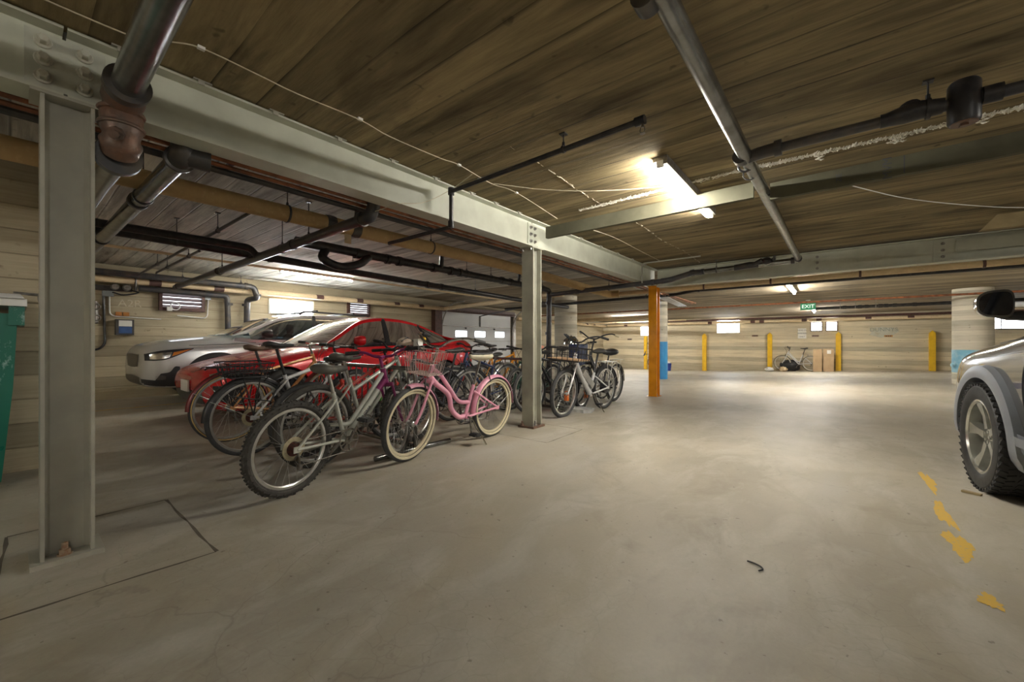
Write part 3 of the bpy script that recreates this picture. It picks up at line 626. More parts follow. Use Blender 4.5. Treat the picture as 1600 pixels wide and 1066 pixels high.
# ================================================================ lights
def fixture(cx, cy, L, z, ax, label, tubes=1, w=.11, tm=None, off=0):
    r = root('tube_light', (cx, cy, z), (0,0,0 if ax == 'y' else PI/2), label, 'ceiling light', 'fluorescent tube lights')
    g = MB(); g.prism([(-w/2,.05),(w/2,.05),(w/2*.55,0),(-w/2*.55,0)], (0,-L/2,0), (1,0,0), (0,0,1), -L) if False else g.box((-w/2,-L/2,.015),(w/2,L/2,.055))
    if off: g.box((w/2-.045,-L/2,-.012),(w/2,L/2,.015))
    ob('housing', g, m_duty if off else m_white, r, flat=True)
    g = MB()
    for s in (-1,1): g.box((-.025,s*L/2-.012,-.035),(.025,s*L/2+.012,.016))
    ob('lamp_holder', g, m_white, r, flat=True)
    for i in range(tubes):
        x = off
        ob('fluorescent_tube', MB().cyl((x,-L/2+.012,-.012),(x,L/2-.012,-.012),.016,n=12), tm or m_tube, r)
    return r
fixture(-1.07, 3.98, 1.62, 2.405, 'y', 'lit tube light on the brown ceiling above the timber plank', tm=m_tube1, off=-.03)
fixture(-8.45, 4.02, 1.5, 2.405, 'y', 'lit tube light over the silver car')
fixture(-.85, 11.7, 2.4, cz(12.9)-.055, 'y', 'lit tube light behind the cross beam before the exit sign', tm=m_tube2)
fixture(-.65, 18.6, 1.6, cz(19.4)-.055, 'y', 'farthest lit tube light behind the exit sign', tm=m_tube2)
fixture(-7.6, 18.2, 1.8, cz(18.3)-.06, 'x', 'lit tube light in the far left bay', tm=m_tube2)
for x, y in ((-1.1,-4.4),(4.2,-1.2),(4.2,4.0),(4.4,11.2),(-6.8,-3.2),(1.6,-5.2)):  # unseen fixtures added to light the aisle and the right bay
    fixture(x, y, 1.62, (2.405 if y < 8 else cz(12.1)-.055), 'y', 'unseen lit tube light added outside the camera view')

# ================================================================ end wall
def window(n, x0, x1, y, z0, z1, muntins, fr=m_paper, strip=True):
    r = MB(); f = .035
    r.box((x0-f,y-.06,z0-f),(x1+f,y,z0)); r.box((x0-f,y-.06,z1),(x1+f,y,z1+f)); r.box((x0-f,y-.06,z0),(x0,y,z1)); r.box((x1,y-.06,z0),(x1+f,y,z1))
    for m in muntins:
        if m[0] == 'v': r.box((m[1]-.012,y-.05,z0),(m[1]+.012,y,z1))
        else: r.box((x0,y-.05,m[1]-.01),(x1,y,m[1]+.01))
    o = ob('window_%d' % n, r, fr, kind='structure', flat=True)
    ob('pane', MB().box((x0,y-.02,z0),(x1,y-.005,z1)), m_day, o, flat=True)
    if strip: ob('transom_pane', MB().box((x0,y-.02,z1+.07),(x1,y-.005,z1+.15)), m_day, o, flat=True)
    return o
window(1, -4.47, -3.54, 21.45, 1.50, 1.93, [('v',-4.3)])
window(2, -.81, -.47, 21.45, 1.53, 1.86, [('h',1.70)], m_brown)
window(3, -.30, .03, 21.45, 1.53, 1.86, [('h',1.70)], m_brown)
window(4, -8.25, -7.85, 21.45, 1.42, 1.85, [('v',-8.05)], strip=False)
window(5, 4.0, 5.2, 21.45, 1.50, 1.93, [('h',1.72),('v',4.45)], m_irong, False)
for i, (x, z0, lab) in enumerate(((-5.04,-.39,'yellow bollard at the far wall nearest the orange column'),(-2.31,-.27,'yellow bollard at the far wall left of the white bicycle'),(.08,-.16,'yellow bollard at the far wall beside the cardboard boxes'),(2.78,-.05,'yellow bollard at the far wall near the blue banded column'))):
    g = MB(); z = fz(x,21.3); g.box((x-.085,21.29,z),(x+.085,21.45,1.36)); g.prism([(-.085,0),(.085,0),(0,.1)],(x,21.45,1.36),(1,0,0),(0,0,1),.16)
    ob('wall_guard_post', g, m_yellow, label=lab, cat='bollard', group='yellow posts along the far wall', flat=True)
ob('yellow_post', MB().box((-8.05,21.30,fz(-8,21.3)),(-7.9,21.44,1.35)), m_yellow, label='yellow post peeking out directly behind the orange column', cat='bollard', group='yellow posts along the far wall', flat=True)
s_ = ob('parking_sign', MB().box((-1.29,21.42,1.19),(-.99,21.445,1.63)), m_paper, label='white head in parking only notice on the far wall', cat='sign', flat=True)
for z, w_ in ((1.55,'HEAD IN'),(1.41,'PARKING'),(1.27,'ONLY')): text('lettering', w_, .078, axes((-1.14,21.415,z),(1,0,0),(0,0,1)), m_ink, s_)
m_chalk = M('pale wall lettering', (.62,.56,.42), .9); m_greyp = M('grey painted lettering', (.30,.31,.28), .9); m_pale = M('pale grey wall patch', (.52,.51,.43), .9, 0, (.46,.42,.31), 6)
def wtext(s, x, z, size, mat, lab): return text('wall_lettering', s, size, axes((x,21.446,z),(1,0,0),(0,0,1)), mat, None, .001, label=lab, cat='lettering')
wtext('KELLEY', -3.0, 1.55, .21, m_chalk, 'faint painted name on the wall beside the big far window')
wtext('LES', -.45, 1.46, .16, m_chalk, 'faint painted letters below the twin brown windows')
wtext('DUNNYS', 1.46, 1.52, .20, m_greyp, 'grey painted name on a pale patch of the far wall')
g = MB(); rnd = random.Random(5); P = [(1.46+.42*math.cos(2*PI*i/26)*(1+rnd.uniform(-.15,.15)), 1.44+.2*math.sin(2*PI*i/26)*(1+rnd.uniform(-.2,.2))) for i in range(26)]
g.prism(P, (0,21.448,0), (1,0,0), (0,0,1), .001); ob('wall_patch', g, m_pale, label='pale patch around the grey painted name', cat='patch', flat=True)
for x, z, c, lab in ((-2.9,1.33,m_rust,'small dark number plate below the faint name beside the big far window'),(-.68,1.30,m_rust,'small brown number plate below the twin brown windows'),(1.6,1.27,M('orange brown plate',(.50,.24,.05)),'orange brown number plate under the grey painted name'),(-8.9,1.2,m_irong,'small dark plate at the far left of the end wall')):
    q = ob('number_plate', MB().box((x-.12,21.43,z-.035),(x+.12,21.447,z+.035)), c, label=lab, cat='plate', flat=True)
    ob('numeral', MB().box((x-.08,21.426,z-.02),(x-.04,21.43,z+.02)).box((x-.02,21.426,z-.02),(x+.02,21.43,z+.02)).box((x+.04,21.426,z-.02),(x+.08,21.43,z+.02)), m_brown, q, flat=True)
# exit sign
ez = cz(15.2)
ex = root('exit_sign', (-.66,15.2,ez-.02), (0,0,0), 'green lit exit sign hanging from the far ceiling', 'exit sign')
ob('body', MB().box((-.19,-.03,-.30),(.19,.03,-.10)), NT('green exit panel').set(col=(.004,.16,.06), emc=(.01,.45,.16,1), emit=.03, rough=.3).m, ex, flat=True)
ob('stem', MB().cyl((0,0,-.1),(0,0,0),.015,n=8).lathe([(.06,-.02),(.06,0)],(0,0,0),(0,0,1),16), m_white, ex)
m_exl = emis('lit exit letters', (.55,1,.72,1), .12)
text('lettering', 'EXIT', .155, axes((0,-.034,-.20),(1,0,0),(0,0,1)), m_exl, ex)
# conduits crossing the far ceiling
for i in range(5):
    pipe('conduit_pipe', [(-3.6+i*.06,8.6+i*.05,2.30),(-4.1+i*.06,14,2.22)], .012, m_steelc, 'slim pale conduit in the fan of conduits right of the orange column', 'conduit', n=6, grp='fan of slim conduits beyond the cross beam')

# boxes, bucket, debris by the end wall
def carton(x0,x1,y0,y1,h,lab,labelp=False, fl=.001):
    z = fz((x0+x1)/2,(y0+y1)/2)
    o = ob('cardboard_box', MB().box((x0,y0,z),(x1,y1,z+h)), m_card, label=lab, cat='box', flat=True)
    ob('flap_seam', MB().box((x0-.002,y0-.002,z+h*.68),(x1+.002,y0,z+h*.69)).box(((x0+x1)/2-.01,y0-.002,z+h-.002),((x0+x1)/2+.01,y1,z+h+.002)), m_timber2, o, flat=True)
    if labelp: ob('shipping_label', MB().box((x0+.12,y0-.003,z+h-.2),(x0+.25,y0,z+h-.05)), m_paper, o, flat=True, label='white shipping label')
carton(-.73,-.44,20.7,21.1,.92,'tall cardboard box touching the white bicycle'); carton(-.40,-.06,20.8,21.1,.92,'tall cardboard box with a white label beside the yellow post',True)
bk = root('bucket', (-6.55,20.6,fz(-6.55,20.6)), (0,0,0), 'blue plastic bucket standing by the far wall', 'bucket')
ob('body', MB().lathe([(.13,0),(.16,.36),(.17,.37),(.165,.38)], (0,0,0),(0,0,1),20), M('blue plastic',(.02,.05,.30),.4), bk); ob('cloth', MB().ball((0,0,.40),(.12,.12,.07),10,6), m_paper, bk)
def bag(x,y,r,mat,lab):
    g = MB().ball((x,y,fz(x,y)+r[2]*.92), r, 18, 12); rn = random.Random(int(x*100)); g.v = [(a+rn.uniform(-.03,.03), b+rn.uniform(-.03,.03), max(fz(x,y), c+rn.uniform(-.03,.03))) for a,b,c in g.v]
    ob('bag', g, mat, label=lab, cat='bag', ang=80)
bag(-1.55,21.15,(.38,.2,.25),m_plast,'black bag slumped behind the white bicycle'); bag(-2.28,20.9,(.17,.14,.09),m_paper,'small white bag at the foot of the yellow post'); bag(-1.75,20.75,(.14,.12,.1),m_cream,'pale cream bag under the white bicycle')

# ================================================================ left wall fittings
def louver(n, y0, y1, z0, z1, k):
    r = MB(); x = -10.5; f = .05
    r.box((x,y0-f,z0-f),(x+.1,y1+f,z0)); r.box((x,y0-f,z1),(x+.1,y1+f,z1+f)); r.box((x,y0-f,z0),(x+.1,y0,z1)); r.box((x,y1,z0),(x+.1,y1+f,z1))
    o = ob('window_%d' % n, r, m_brown, kind='structure', flat=True)
    s = MB(); st = (z1-z0)/k
    for i in range(k): s.add([(x+.02,y0,z0+i*st+st*.93),(x+.02,y1,z0+i*st+st*.93),(x+.09,y1,z0+i*st+.01),(x+.09,y0,z0+i*st+.01),(x+.02,y0,z0+i*st+st*.93-.012),(x+.02,y1,z0+i*st+st*.93-.012),(x+.09,y1,z0+i*st-.002),(x+.09,y0,z0+i*st-.002)], [(0,1,2,3),(7,6,5,4),(3,2,6,7),(0,3,7,4),(1,5,6,2)])
    ob('louver_slats', s, m_brown, o, flat=True)
    ob('pane', MB().box((x+.002,y0,z0),(x+.01,y1,z1)), m_dayd, o, flat=True)
louver(6, 1.86, 2.50, 1.70, 2.08, 5); louver(7, 5.82, 6.38, 1.80, 2.10, 5)
o = ob('window_8', MB().box((-10.5,3.8,1.70),(-10.44,4.85,1.74)).box((-10.5,3.8,2.02),(-10.44,4.85,2.06)).box((-10.5,3.8,1.74),(-10.44,3.84,2.02)).box((-10.5,4.81,1.74),(-10.44,4.85,2.02)), m_white, kind='structure', flat=True)
ob('pane', MB().box((-10.49,3.84,1.74),(-10.47,4.81,2.02)), emis('open daylight pane', (.9,.95,1,1), 9), o, flat=True)
nb = ob('notice_box', MB().box((-10.5,1.19,1.15),(-10.36,1.44,1.44)), m_irong, label='dark framed notice box hung on the wall before the silver car', cat='notice', flat=True)
ob('notice_sheet', MB().box((-10.36,1.23,1.31),(-10.355,1.41,1.42)), m_paper, nb, label='white half of the notice', flat=True); ob('notice_sheet', MB().box((-10.36,1.23,1.18),(-10.355,1.41,1.305)), M('blue printed sheet',(.05,.12,.34),.4), nb, label='blue half of the notice', flat=True)
for y, lab in ((1.20,'small orange block above the notice box, the one farther from the vent'),(1.30,'small orange block above the notice box, the one nearer the vent')):
    ob('wall_plate', MB().box((-10.5,y,1.51),(-10.46,y+.085,1.58)), M('orange block',(.55,.22,.05),.6), label=lab, cat='plate', flat=True)
text('wall_lettering', 'A2R', .19, axes((-10.497,1.40,1.75),(0,1,0),(0,0,1)), m_chalk, None, .001, label='faint painted letters above the orange blocks', cat='lettering')
mt = root('meter_bank', (-10.42,1.2,2.02), (0,0,0), 'grey bank of round meters tucked under the cream wall pipe', 'meter')
ob('body', MB().box((-.06,-.35,-.05),(0,.22,.04)), m_irong, mt, flat=True)
for y in (-.02,.14): ob('meter_dial', MB().lathe([(.06,0),(.06,.07),(.045,.09)], (0,y,.02),(1,0,0),20), m_duty, mt)
g = MB(); g.tube(spline([(0,.2,-.02),(.03,.3,-.06),(.02,.1,-.12),(.0,-.05,-.08)],5),.014,8); ob('hose', g, m_iron, mt)
ob('junction_box', MB().box((-10.5,1.02,1.86),(-10.42,1.17,1.96)), m_gbox, label='grey junction box under the meter bank', cat='electrical box', flat=True)
ob('junction_box', MB().box((-10.5,2.54,1.92),(-10.43,2.66,2.03)), m_gbox, label='grey junction box beside the louvered vent', cat='electrical box', flat=True)
pipe('conduit_pipe', [(-10.47,1.04,1.88),(-10.47,1.06,.98),(-10.47,.98,.88),(-10.47,.4,.86)], .018, m_iron, 'black hose hanging down the wall from the junction box', 'conduit', n=8, rad=.1)
pipe('conduit_pipe', [(-10.48,1.12,1.88),(-10.48,1.12,1.50),(-10.48,1.85,1.47)], .011, m_wwire, 'pale bent conduit curving above the notice box', 'conduit', n=8, rad=.1)
pipe('conduit_pipe', [(-10.46,2.62,1.94),(-10.46,2.60,1.52),(-10.46,2.1,1.56)], .012, m_wwire, 'pale bent conduit under the louvered vent', 'conduit', n=8, rad=.1)
ob('cable_coil', MB().torus((-10.36,2.05,1.74),(1,0,0),.075,.010,24,6).box((-10.4,1.92,1.64),(-10.34,2.0,1.72)), m_wwire, label='small coil of white cable on the louvered vent', cat='cable')
g = MB(); g.lathe([(.03,-.2),(.05,-.18),(.05,.18),(.03,.2)],(0,0,0),(0,0,1),12); g.torus((.05,.02,-.1),(1,0,0),.05,.012,14,6); g.torus((.05,.02,.1),(1,0,0),.05,.012,14,6)
ob('valve_assembly', g, m_duty, label='small cluster of valves on the wall peeking past the near column', cat='valve').location = (-10.4,.92,1.55)

# garage door on the left wall
dr = MB(); dx = -10.45
for i in range(4):
    z0 = i*.53; dr.box((dx,9.12,z0+.004),(dx+.05,12.8,z0+.526))
    for k in range(6): dr.box((dx+.05,9.16+k*.61,z0+.05),(dx+.056,9.16+k*.61+.55,z0+.06))
o = ob('door_1', dr, m_dwhite, kind='structure', flat=True)
for k, y in enumerate((9.75,10.72,11.85)): ob('pane', MB().box((dx+.051,y,1.22),(dx+.058,y+.55,1.43)), m_dayd, o, flat=True)
g = MB()
for y in (9.06,12.86): g.tube(bend([(dx+.12,y,.05),(dx+.12,y,1.75),(dx+.5,y,2.3),(dx+1.2,y,2.34)],.3,6),.022,8)
g.box((dx+.06,9.12,1.58),(dx+.085,12.8,1.61)); ob('door_track', g, m_duty, o)
g = MB(); g.box((dx+.06,10.94,1.6),(dx+.09,11.0,2.0))
for y in (10.2,11.75): g.box((dx+.06,y,1.5),(dx+.1,y+.05,1.56))
g.tube([(dx+.1,10.97,2.0),(dx+2.4,10.9,2.25)],.018,8); ob('door_hardware', g, m_irong, o)
ob('trim_5', MB().box((-10.5,8.75,-.2),(-10.3,9.05,2.12)), m_brown, kind='structure', flat=True)
ob('trim_6', MB().box((-10.5,9.05,2.07),(-10.32,13.0,2.25)), m_brown, kind='structure', flat=True)
ob('trim_7', MB().box((-10.5,12.95,-.3),(-10.35,13.1,2.2)), m_duty, kind='structure', flat=True)

# green wheeled bin at the frame's edge
gb = root('waste_bin', (0,0,0), (0,0,0), 'large scuffed green waste bin at the side wall behind the near column', 'waste bin')
t = NT('scuffed green plastic'); p_ = t.pos()
t.set(col=t.mix(t.mapr(t.noise(t.scale(p_,(1,1,.6)), 7, 6, .7), .56,.66), (.008,.14,.095), (.45,.62,.60)), rough=t.mapr(t.noise(p_,5),.3,.7,.25,.5)); m_green = t.m
g = MB(); A = []
for z, ins in ((.03,.10),(.06,.07),(.7,.02),(1.20,0)):
    A.append([(-4.88+ins,-1.75+ins,z),(-4.36-ins*.6,-1.75+ins,z),(-4.36-ins*.6,.02-ins,z),(-4.88+ins,.02-ins,z)])
g.rings(A); ob('body', g, m_green, gb, ang=60)
ob('lip', MB().box((-4.90,-1.8,1.25),(-4.31,.06,1.30)), m_white, gb, flat=True)
ob('hinge_block', MB().box((-4.75,-.02,1.12),(-4.34,.05,1.25)), m_green, gb, flat=True)
ob('lid', MB().rings([[(-4.92,-1.8,1.30),(-4.28,-1.8,1.30),(-4.28,.05,1.30),(-4.92,.05,1.30)],[(-4.90,-1.78,1.345),(-4.3,-1.78,1.33),(-4.3,.03,1.33),(-4.90,.03,1.345)]]), m_white, gb, ang=60, label='white lid')
g = MB(); g.cyl((-4.6,.0,1.36),(-4.6,.12,1.355),.01,n=8); g.lathe([(.0,0),(.035,0),(.05,.02),(.05,.03)],(-4.55,.12,1.33),(.3,1,0),12); ob('hinge_rod', g, m_duty, gb)
ob('wheel', MB().cyl((-4.45,-.1,.06),(-4.45,-.16,.06),.06,n=16), m_black, gb)
# twig and chip of wood
ob('twig', MB().tube(spline([(-.315,2.10,.006),(-.29,2.098,.006),(-.262,2.085,.006),(-.25,2.065,.006),(-.262,2.04,.006)],4),.0035,6), m_black, label='small curled black twist of rubber lying on the aisle floor', cat='litter')
ob('wood_chip', MB().cbox((.70,3.98,.008),(.09,.03,.012),Matrix.Rotation(-.5,4,'Z')), m_timber2, label='flat wood chip on the floor by the dark grey car tire', cat='litter', flat=True)

# ================================================================ cars
def crv(pts, y):
    """monotone-ish smooth interpolation of (y, value...) rows"""
    n = len(pts)
    if y <= pts[0][0]: return pts[0][1:]
    if y >= pts[-1][0]: return pts[-1][1:]
    for i in range(n-1):
        if pts[i][0] <= y <= pts[i+1][0]: break
    a = pts[max(i-1,0)]; b = pts[i]; c = pts[i+1]; d = pts[min(i+2,n-1)]
    h = c[0]-b[0]; t = (y-b[0])/h; out = []
    for k in range(1, len(b)):
        mb = (c[k]-a[k])/max(1e-6, c[0]-a[0]) if i > 0 else (c[k]-b[k])/h
        mc = (d[k]-b[k])/max(1e-6, d[0]-b[0]) if i < n-2 else (c[k]-b[k])/h
        out.append((2*t**3-3*t*t+1)*b[k]+(t**3-2*t*t+t)*h*mb+(3*t*t-2*t**3)*c[k]+(t**3-t*t)*h*mc)
    return out
def ring_pts(w, zb, zt, zs, tuck):
    zm = zb + (zs-zb)*.5
    half = [(0,zb),(w*.55,zb),(w*.86,zb+.01),(w*.955,zb+.07),(w*.985,zb+(zs-zb)*.28),(w,zm),(w*.992,zb+(zs-zb)*.75),(w*(.975-tuck*.3),zs-.05),(w*(.93-tuck),zs+.0),(w*(.78-tuck),zs+(zt-zs)*.55),(w*.45,zs+(zt-zs)*.9),(0,zt)]
    sm = [p[:] for p in spline([(x,0,z) for x, z in half], 4)]
    R = [(p[0], p[2]) for p in sm]
    return R + [(-x, z) for x, z in R[-2:0:-1]]
def car_body(st, L, N=70):
    R = []
    for i in range(N+1):
        t = i/N; y = L*(.5-.5*math.cos(PI*t))*.55 + L*t*.45
        w, zb, zt, zs, tk = crv(st, y)
        R.append([(x, y, z) for x, z in ring_pts(w, zb, zt, zs, tk)])
    return R
def boolean_arches(mb, mats, wheels, W, Ra):
    me = bpy.data.meshes.new('tmp'); me.from_pydata(mb.v, [], mb.f)
    for m in mats: me.materials.append(m)
    me.shade_smooth(); me.set_sharp_from_angle(angle=math.radians(50))
    o = bpy.data.objects.new('tmp', me); COL.objects.link(o); tmp = []
    for (x, y, z) in wheels:
        s = 1 if x > 0 else -1
        g = MB().cyl((x - s*.30, y, z), (x + s*.30, y, z), Ra, n=48)
        g.box((x-.30, y-Ra, z-.6), (x+.30, y+Ra, z))
        for part in (MB().cyl((x - s*.28, y, z), (x + s*.30, y, z), Ra, n=48), MB().box((x-.28, y-Ra*.999, z-.7), (x+.30, y+Ra*.999, z))):
            cm = bpy.data.meshes.new('cut'); cm.from_pydata(part.v, [], part.f); cm.materials.append(m_plast)
            c = bpy.data.objects.new('cut', cm); COL.objects.link(c); tmp.append(c)
            md = o.modifiers.new('b', 'BOOLEAN'); md.operation = 'DIFFERENCE'; md.object = c; md.solver = 'EXACT'
            try: md.material_mode = 'TRANSFER'
            except Exception: pass
    dg = bpy.context.evaluated_depsgraph_get(); dg.update()
    new = bpy.data.meshes.new_from_object(o.evaluated_get(dg))
    bpy.data.objects.remove(o)
    for c in tmp: bpy.data.objects.remove(c)
    new.shade_smooth(); new.set_sharp_from_angle(angle=math.radians(38))
    return new
def obm(name, me, parent):
    o = bpy.data.objects.new(name, me); COL.objects.link(o); o.parent = parent; return o
class Caster:
    def __init__(s, v, f): s.t = BVHTree.FromPolygons([Vector(p) for p in v], f)
    def side(s, y, z, sgn=1, off=.006):
        h = s.t.ray_cast(Vector((sgn*2, y, z)), Vector((-sgn, 0, 0)))
        if h[0] is None: return None
        return (h[0].x + sgn*off, y, z)
    def front(s, x, z, off=.006, y0=-1, d=1):
        h = s.t.ray_cast(Vector((x, y0, z)), Vector((0, d, 0)))
        if h[0] is None: return None
        return (x, h[0].y - d*off, z)
    def top(s, x, y, off=.006):
        h = s.t.ray_cast(Vector((x, y, 3)), Vector((0, 0, -1)))
        if h[0] is None: return None
        return (x, y, h[0].z + off)
def patch(g, fn, top, bot, rows=5, sub=6, flip=False):
    """ruled patch between two 2-D curves, dropped onto the body by fn"""
    T = spline([(a, b, 0) for a, b in top], sub); B = spline([(a, b, 0) for a, b in bot], sub); G = []
    for r in range(rows+1):
        row = []
        for a, b in zip(T, B):
            q = a.lerp(b, r/rows); p = fn(q.x, q.y)
            if p is None: p = row[-1] if row else None
            row.append(p)
        if any(p is None for p in row):
            k = next((p for p in row if p is not None), None)
            if k is None: continue
            row = [k if p is None else p for p in row]
        G.append(row)
    if len(G) > 1: g.grid(G, flip)
    return g
def wheel(parent, x, y, z, R, wd, rr, nsp, m_rim, style='multi', steer=0, tread=0, sgn=1):
    """car wheel, axle along x; outer face towards sgn*x"""
    w = MB(); h = wd/2
    prof = [(rr*.98,-h*.82),(rr*1.05,-h*.95),(rr*1.2,-h*1.06),(R*.93,-h*1.0),(R*.985,-h*.86),(R,-h*.6),(R*1.003,0),(R,h*.6),(R*.985,h*.86),(R*.93,h*1.0),(rr*1.2,h*1.06),(rr*1.05,h*.95),(rr*.98,h*.82)]
    w.lathe(prof, (0,0,0), (1,0,0), 56, False)
    if tread:
        for i in range(tread):
            a = 2*PI*i/tread
            for k, xx in enumerate((-h*.82,-h*.42,0,h*.42,h*.82)):
                b = a + (k%2)*PI/tread; 
                Mx = Matrix.Rotation(b,4,'X') @ Matrix.Translation((xx,0,R+.000)) @ Matrix.Rotation(.35 if k%2 else -.35,4,'Z')
                w.cbox((0,0,0),(h*.34,2*PI*R/tread*.66,.010)) ; w.xf(Mx, len(w.v)-8)
            Mx = Matrix.Rotation(a,4,'X') @ Matrix.Translation((sgn*h*.965,0,R*.975)); w.cbox((0,0,0),(.006,2*PI*R/tread*.45,.016)); w.xf(Mx, len(w.v)-8)
    r = MB(); s = sgn
    r.lathe([(rr*1.02,s*h*.80),(rr*1.045,s*h*.93),(rr*1.0,s*h*.95),(rr*.95,s*h*.86),(rr*.93,s*h*.3),(rr*.9,-s*h*.6)], (0,0,0),(1,0,0),48,False)
    r.lathe([(.001,s*h*.52),(rr*.22,s*h*.52),(rr*.24,s*h*.40),(rr*.24,s*h*.0)], (0,0,0),(1,0,0),24,False)
    for i in range(nsp):
        a = 2*PI*i/nsp + .2
        if style == 'bold':
            P = [(-.05,.22),(.05,.22),(.042,.58),(.085,.96),(-.085,.96),(-.042,.58)]
            q = [(u*rr*2.1, v*rr) for u, v in P]; Mx = Matrix.Rotation(a,4,'X'); n0 = len(r.v)
            dep = [.62,.62,.66,.84,.84,.66]
            fr_ = [(s*h*dep[k], q[k][0], q[k][1]) for k in range(6)]; bk_ = [(s*h*(dep[k]-.42), q[k][0]*1.15, q[k][1]) for k in range(6)]
            ct = [(s*h*(.66+.02), 0, .22*rr),(s*h*.80,0,.58*rr),(s*h*.9,0,.96*rr)]
            r.add(fr_+bk_, [(0,1,2,5),(5,2,3,4)]+[(k,(k+1)%6,6+(k+1)%6,6+k) for k in range(6)]); r.xf(Mx, n0)
        else:
            n0 = len(r.v); t0 = .018; t1 = .026
            r.add([(s*h*.6,-t0,rr*.15),(s*h*.6,t0,rr*.15),(s*h*.82,t1,rr*.97),(s*h*.82,-t1,rr*.97),(s*h*.3,-t0,rr*.15),(s*h*.3,t0,rr*.15),(s*h*.4,t1,rr*.97),(s*h*.4,-t1,rr*.97)], [(0,1,2,3),(0,4,5,1),(1,5,6,2),(2,6,7,3),(3,7,4,0)])
            r.xf(Matrix.Rotation(a,4,'X'), n0)
    for i in range(5):
        a = 2*PI*i/5; r.lathe([(.011,s*h*.5),(.011,s*h*.62)], (0, math.cos(a)*rr*.15, math.sin(a)*rr*.15), (1,0,0), 8)
    b = MB(); b.lathe([(rr*.70,s*h*.02),(rr*.70,-s*h*.05),(.05,-s*h*.05)], (0,0,0),(1,0,0),32,False); b.lathe([(rr*.93,-s*h*.62),(.03,-s*h*.64)], (0,0,0),(1,0,0),32,False)
    o = ob('wheel', w, m_black, parent, ang=30); o.location = (x,y,z); o.rotation_euler = (0,0,steer)
    ob('rim', r, m_rim, o, ang=30); ob('brake_disc', b, m_duty, o)
    return o
def greenhouse(par, G, m_roof, m_glass, m_side, pillars, m_pil, m_in, half_side=True):
    """G: rows y, zc (roof centre), xr, zr (roof rail), xb, zb (belt)"""
    y0, y1 = G[0][0], G[-1][0]; N = 60; rows = []
    for i in range(N+1):
        y = y0+(y1-y0)*i/N; rows.append((y, *crv(G, y)))
    return rows

m_red = M('glossy red car paint', (.62,.012,.018), .25, .1, (.56,.01,.016), 3, 0, .4, .45)
m_silver = M('silver car paint', (.60,.61,.62), .3, .35, (.57,.58,.59), 3, 0, .5, 1.0)
m_grey = M('granite grey car paint', (.13,.128,.125), .16, .55, (.125,.122,.12), 3, 0, .5, 1.0)
m_clad = M('satin grey wheel arch cladding', (.20,.215,.24), .3, .1, (.19,.2,.22), 6)
m_cladb = M('black car cladding', (.025,.027,.033), .5, 0, (.03,.032,.038), 9)
m_glass = glassy('tinted car glass', (.13,.18,.20), .03)
m_wglass = glassy('windshield glass', (.50,.58,.56), .22)
m_lens = glassy('clear lamp lens', (.85,.87,.9), .12)
m_amber = M('amber reflector', (.75,.23,.01), .25, 0, (.65,.2,.01), 40)
m_redl = M('red tail lamp', (.45,.01,.01), .15, 0, (.4,.01,.01), 40, 0, .5, 1)
m_seat = M('dark car seat cloth', (.03,.035,.045), .8)

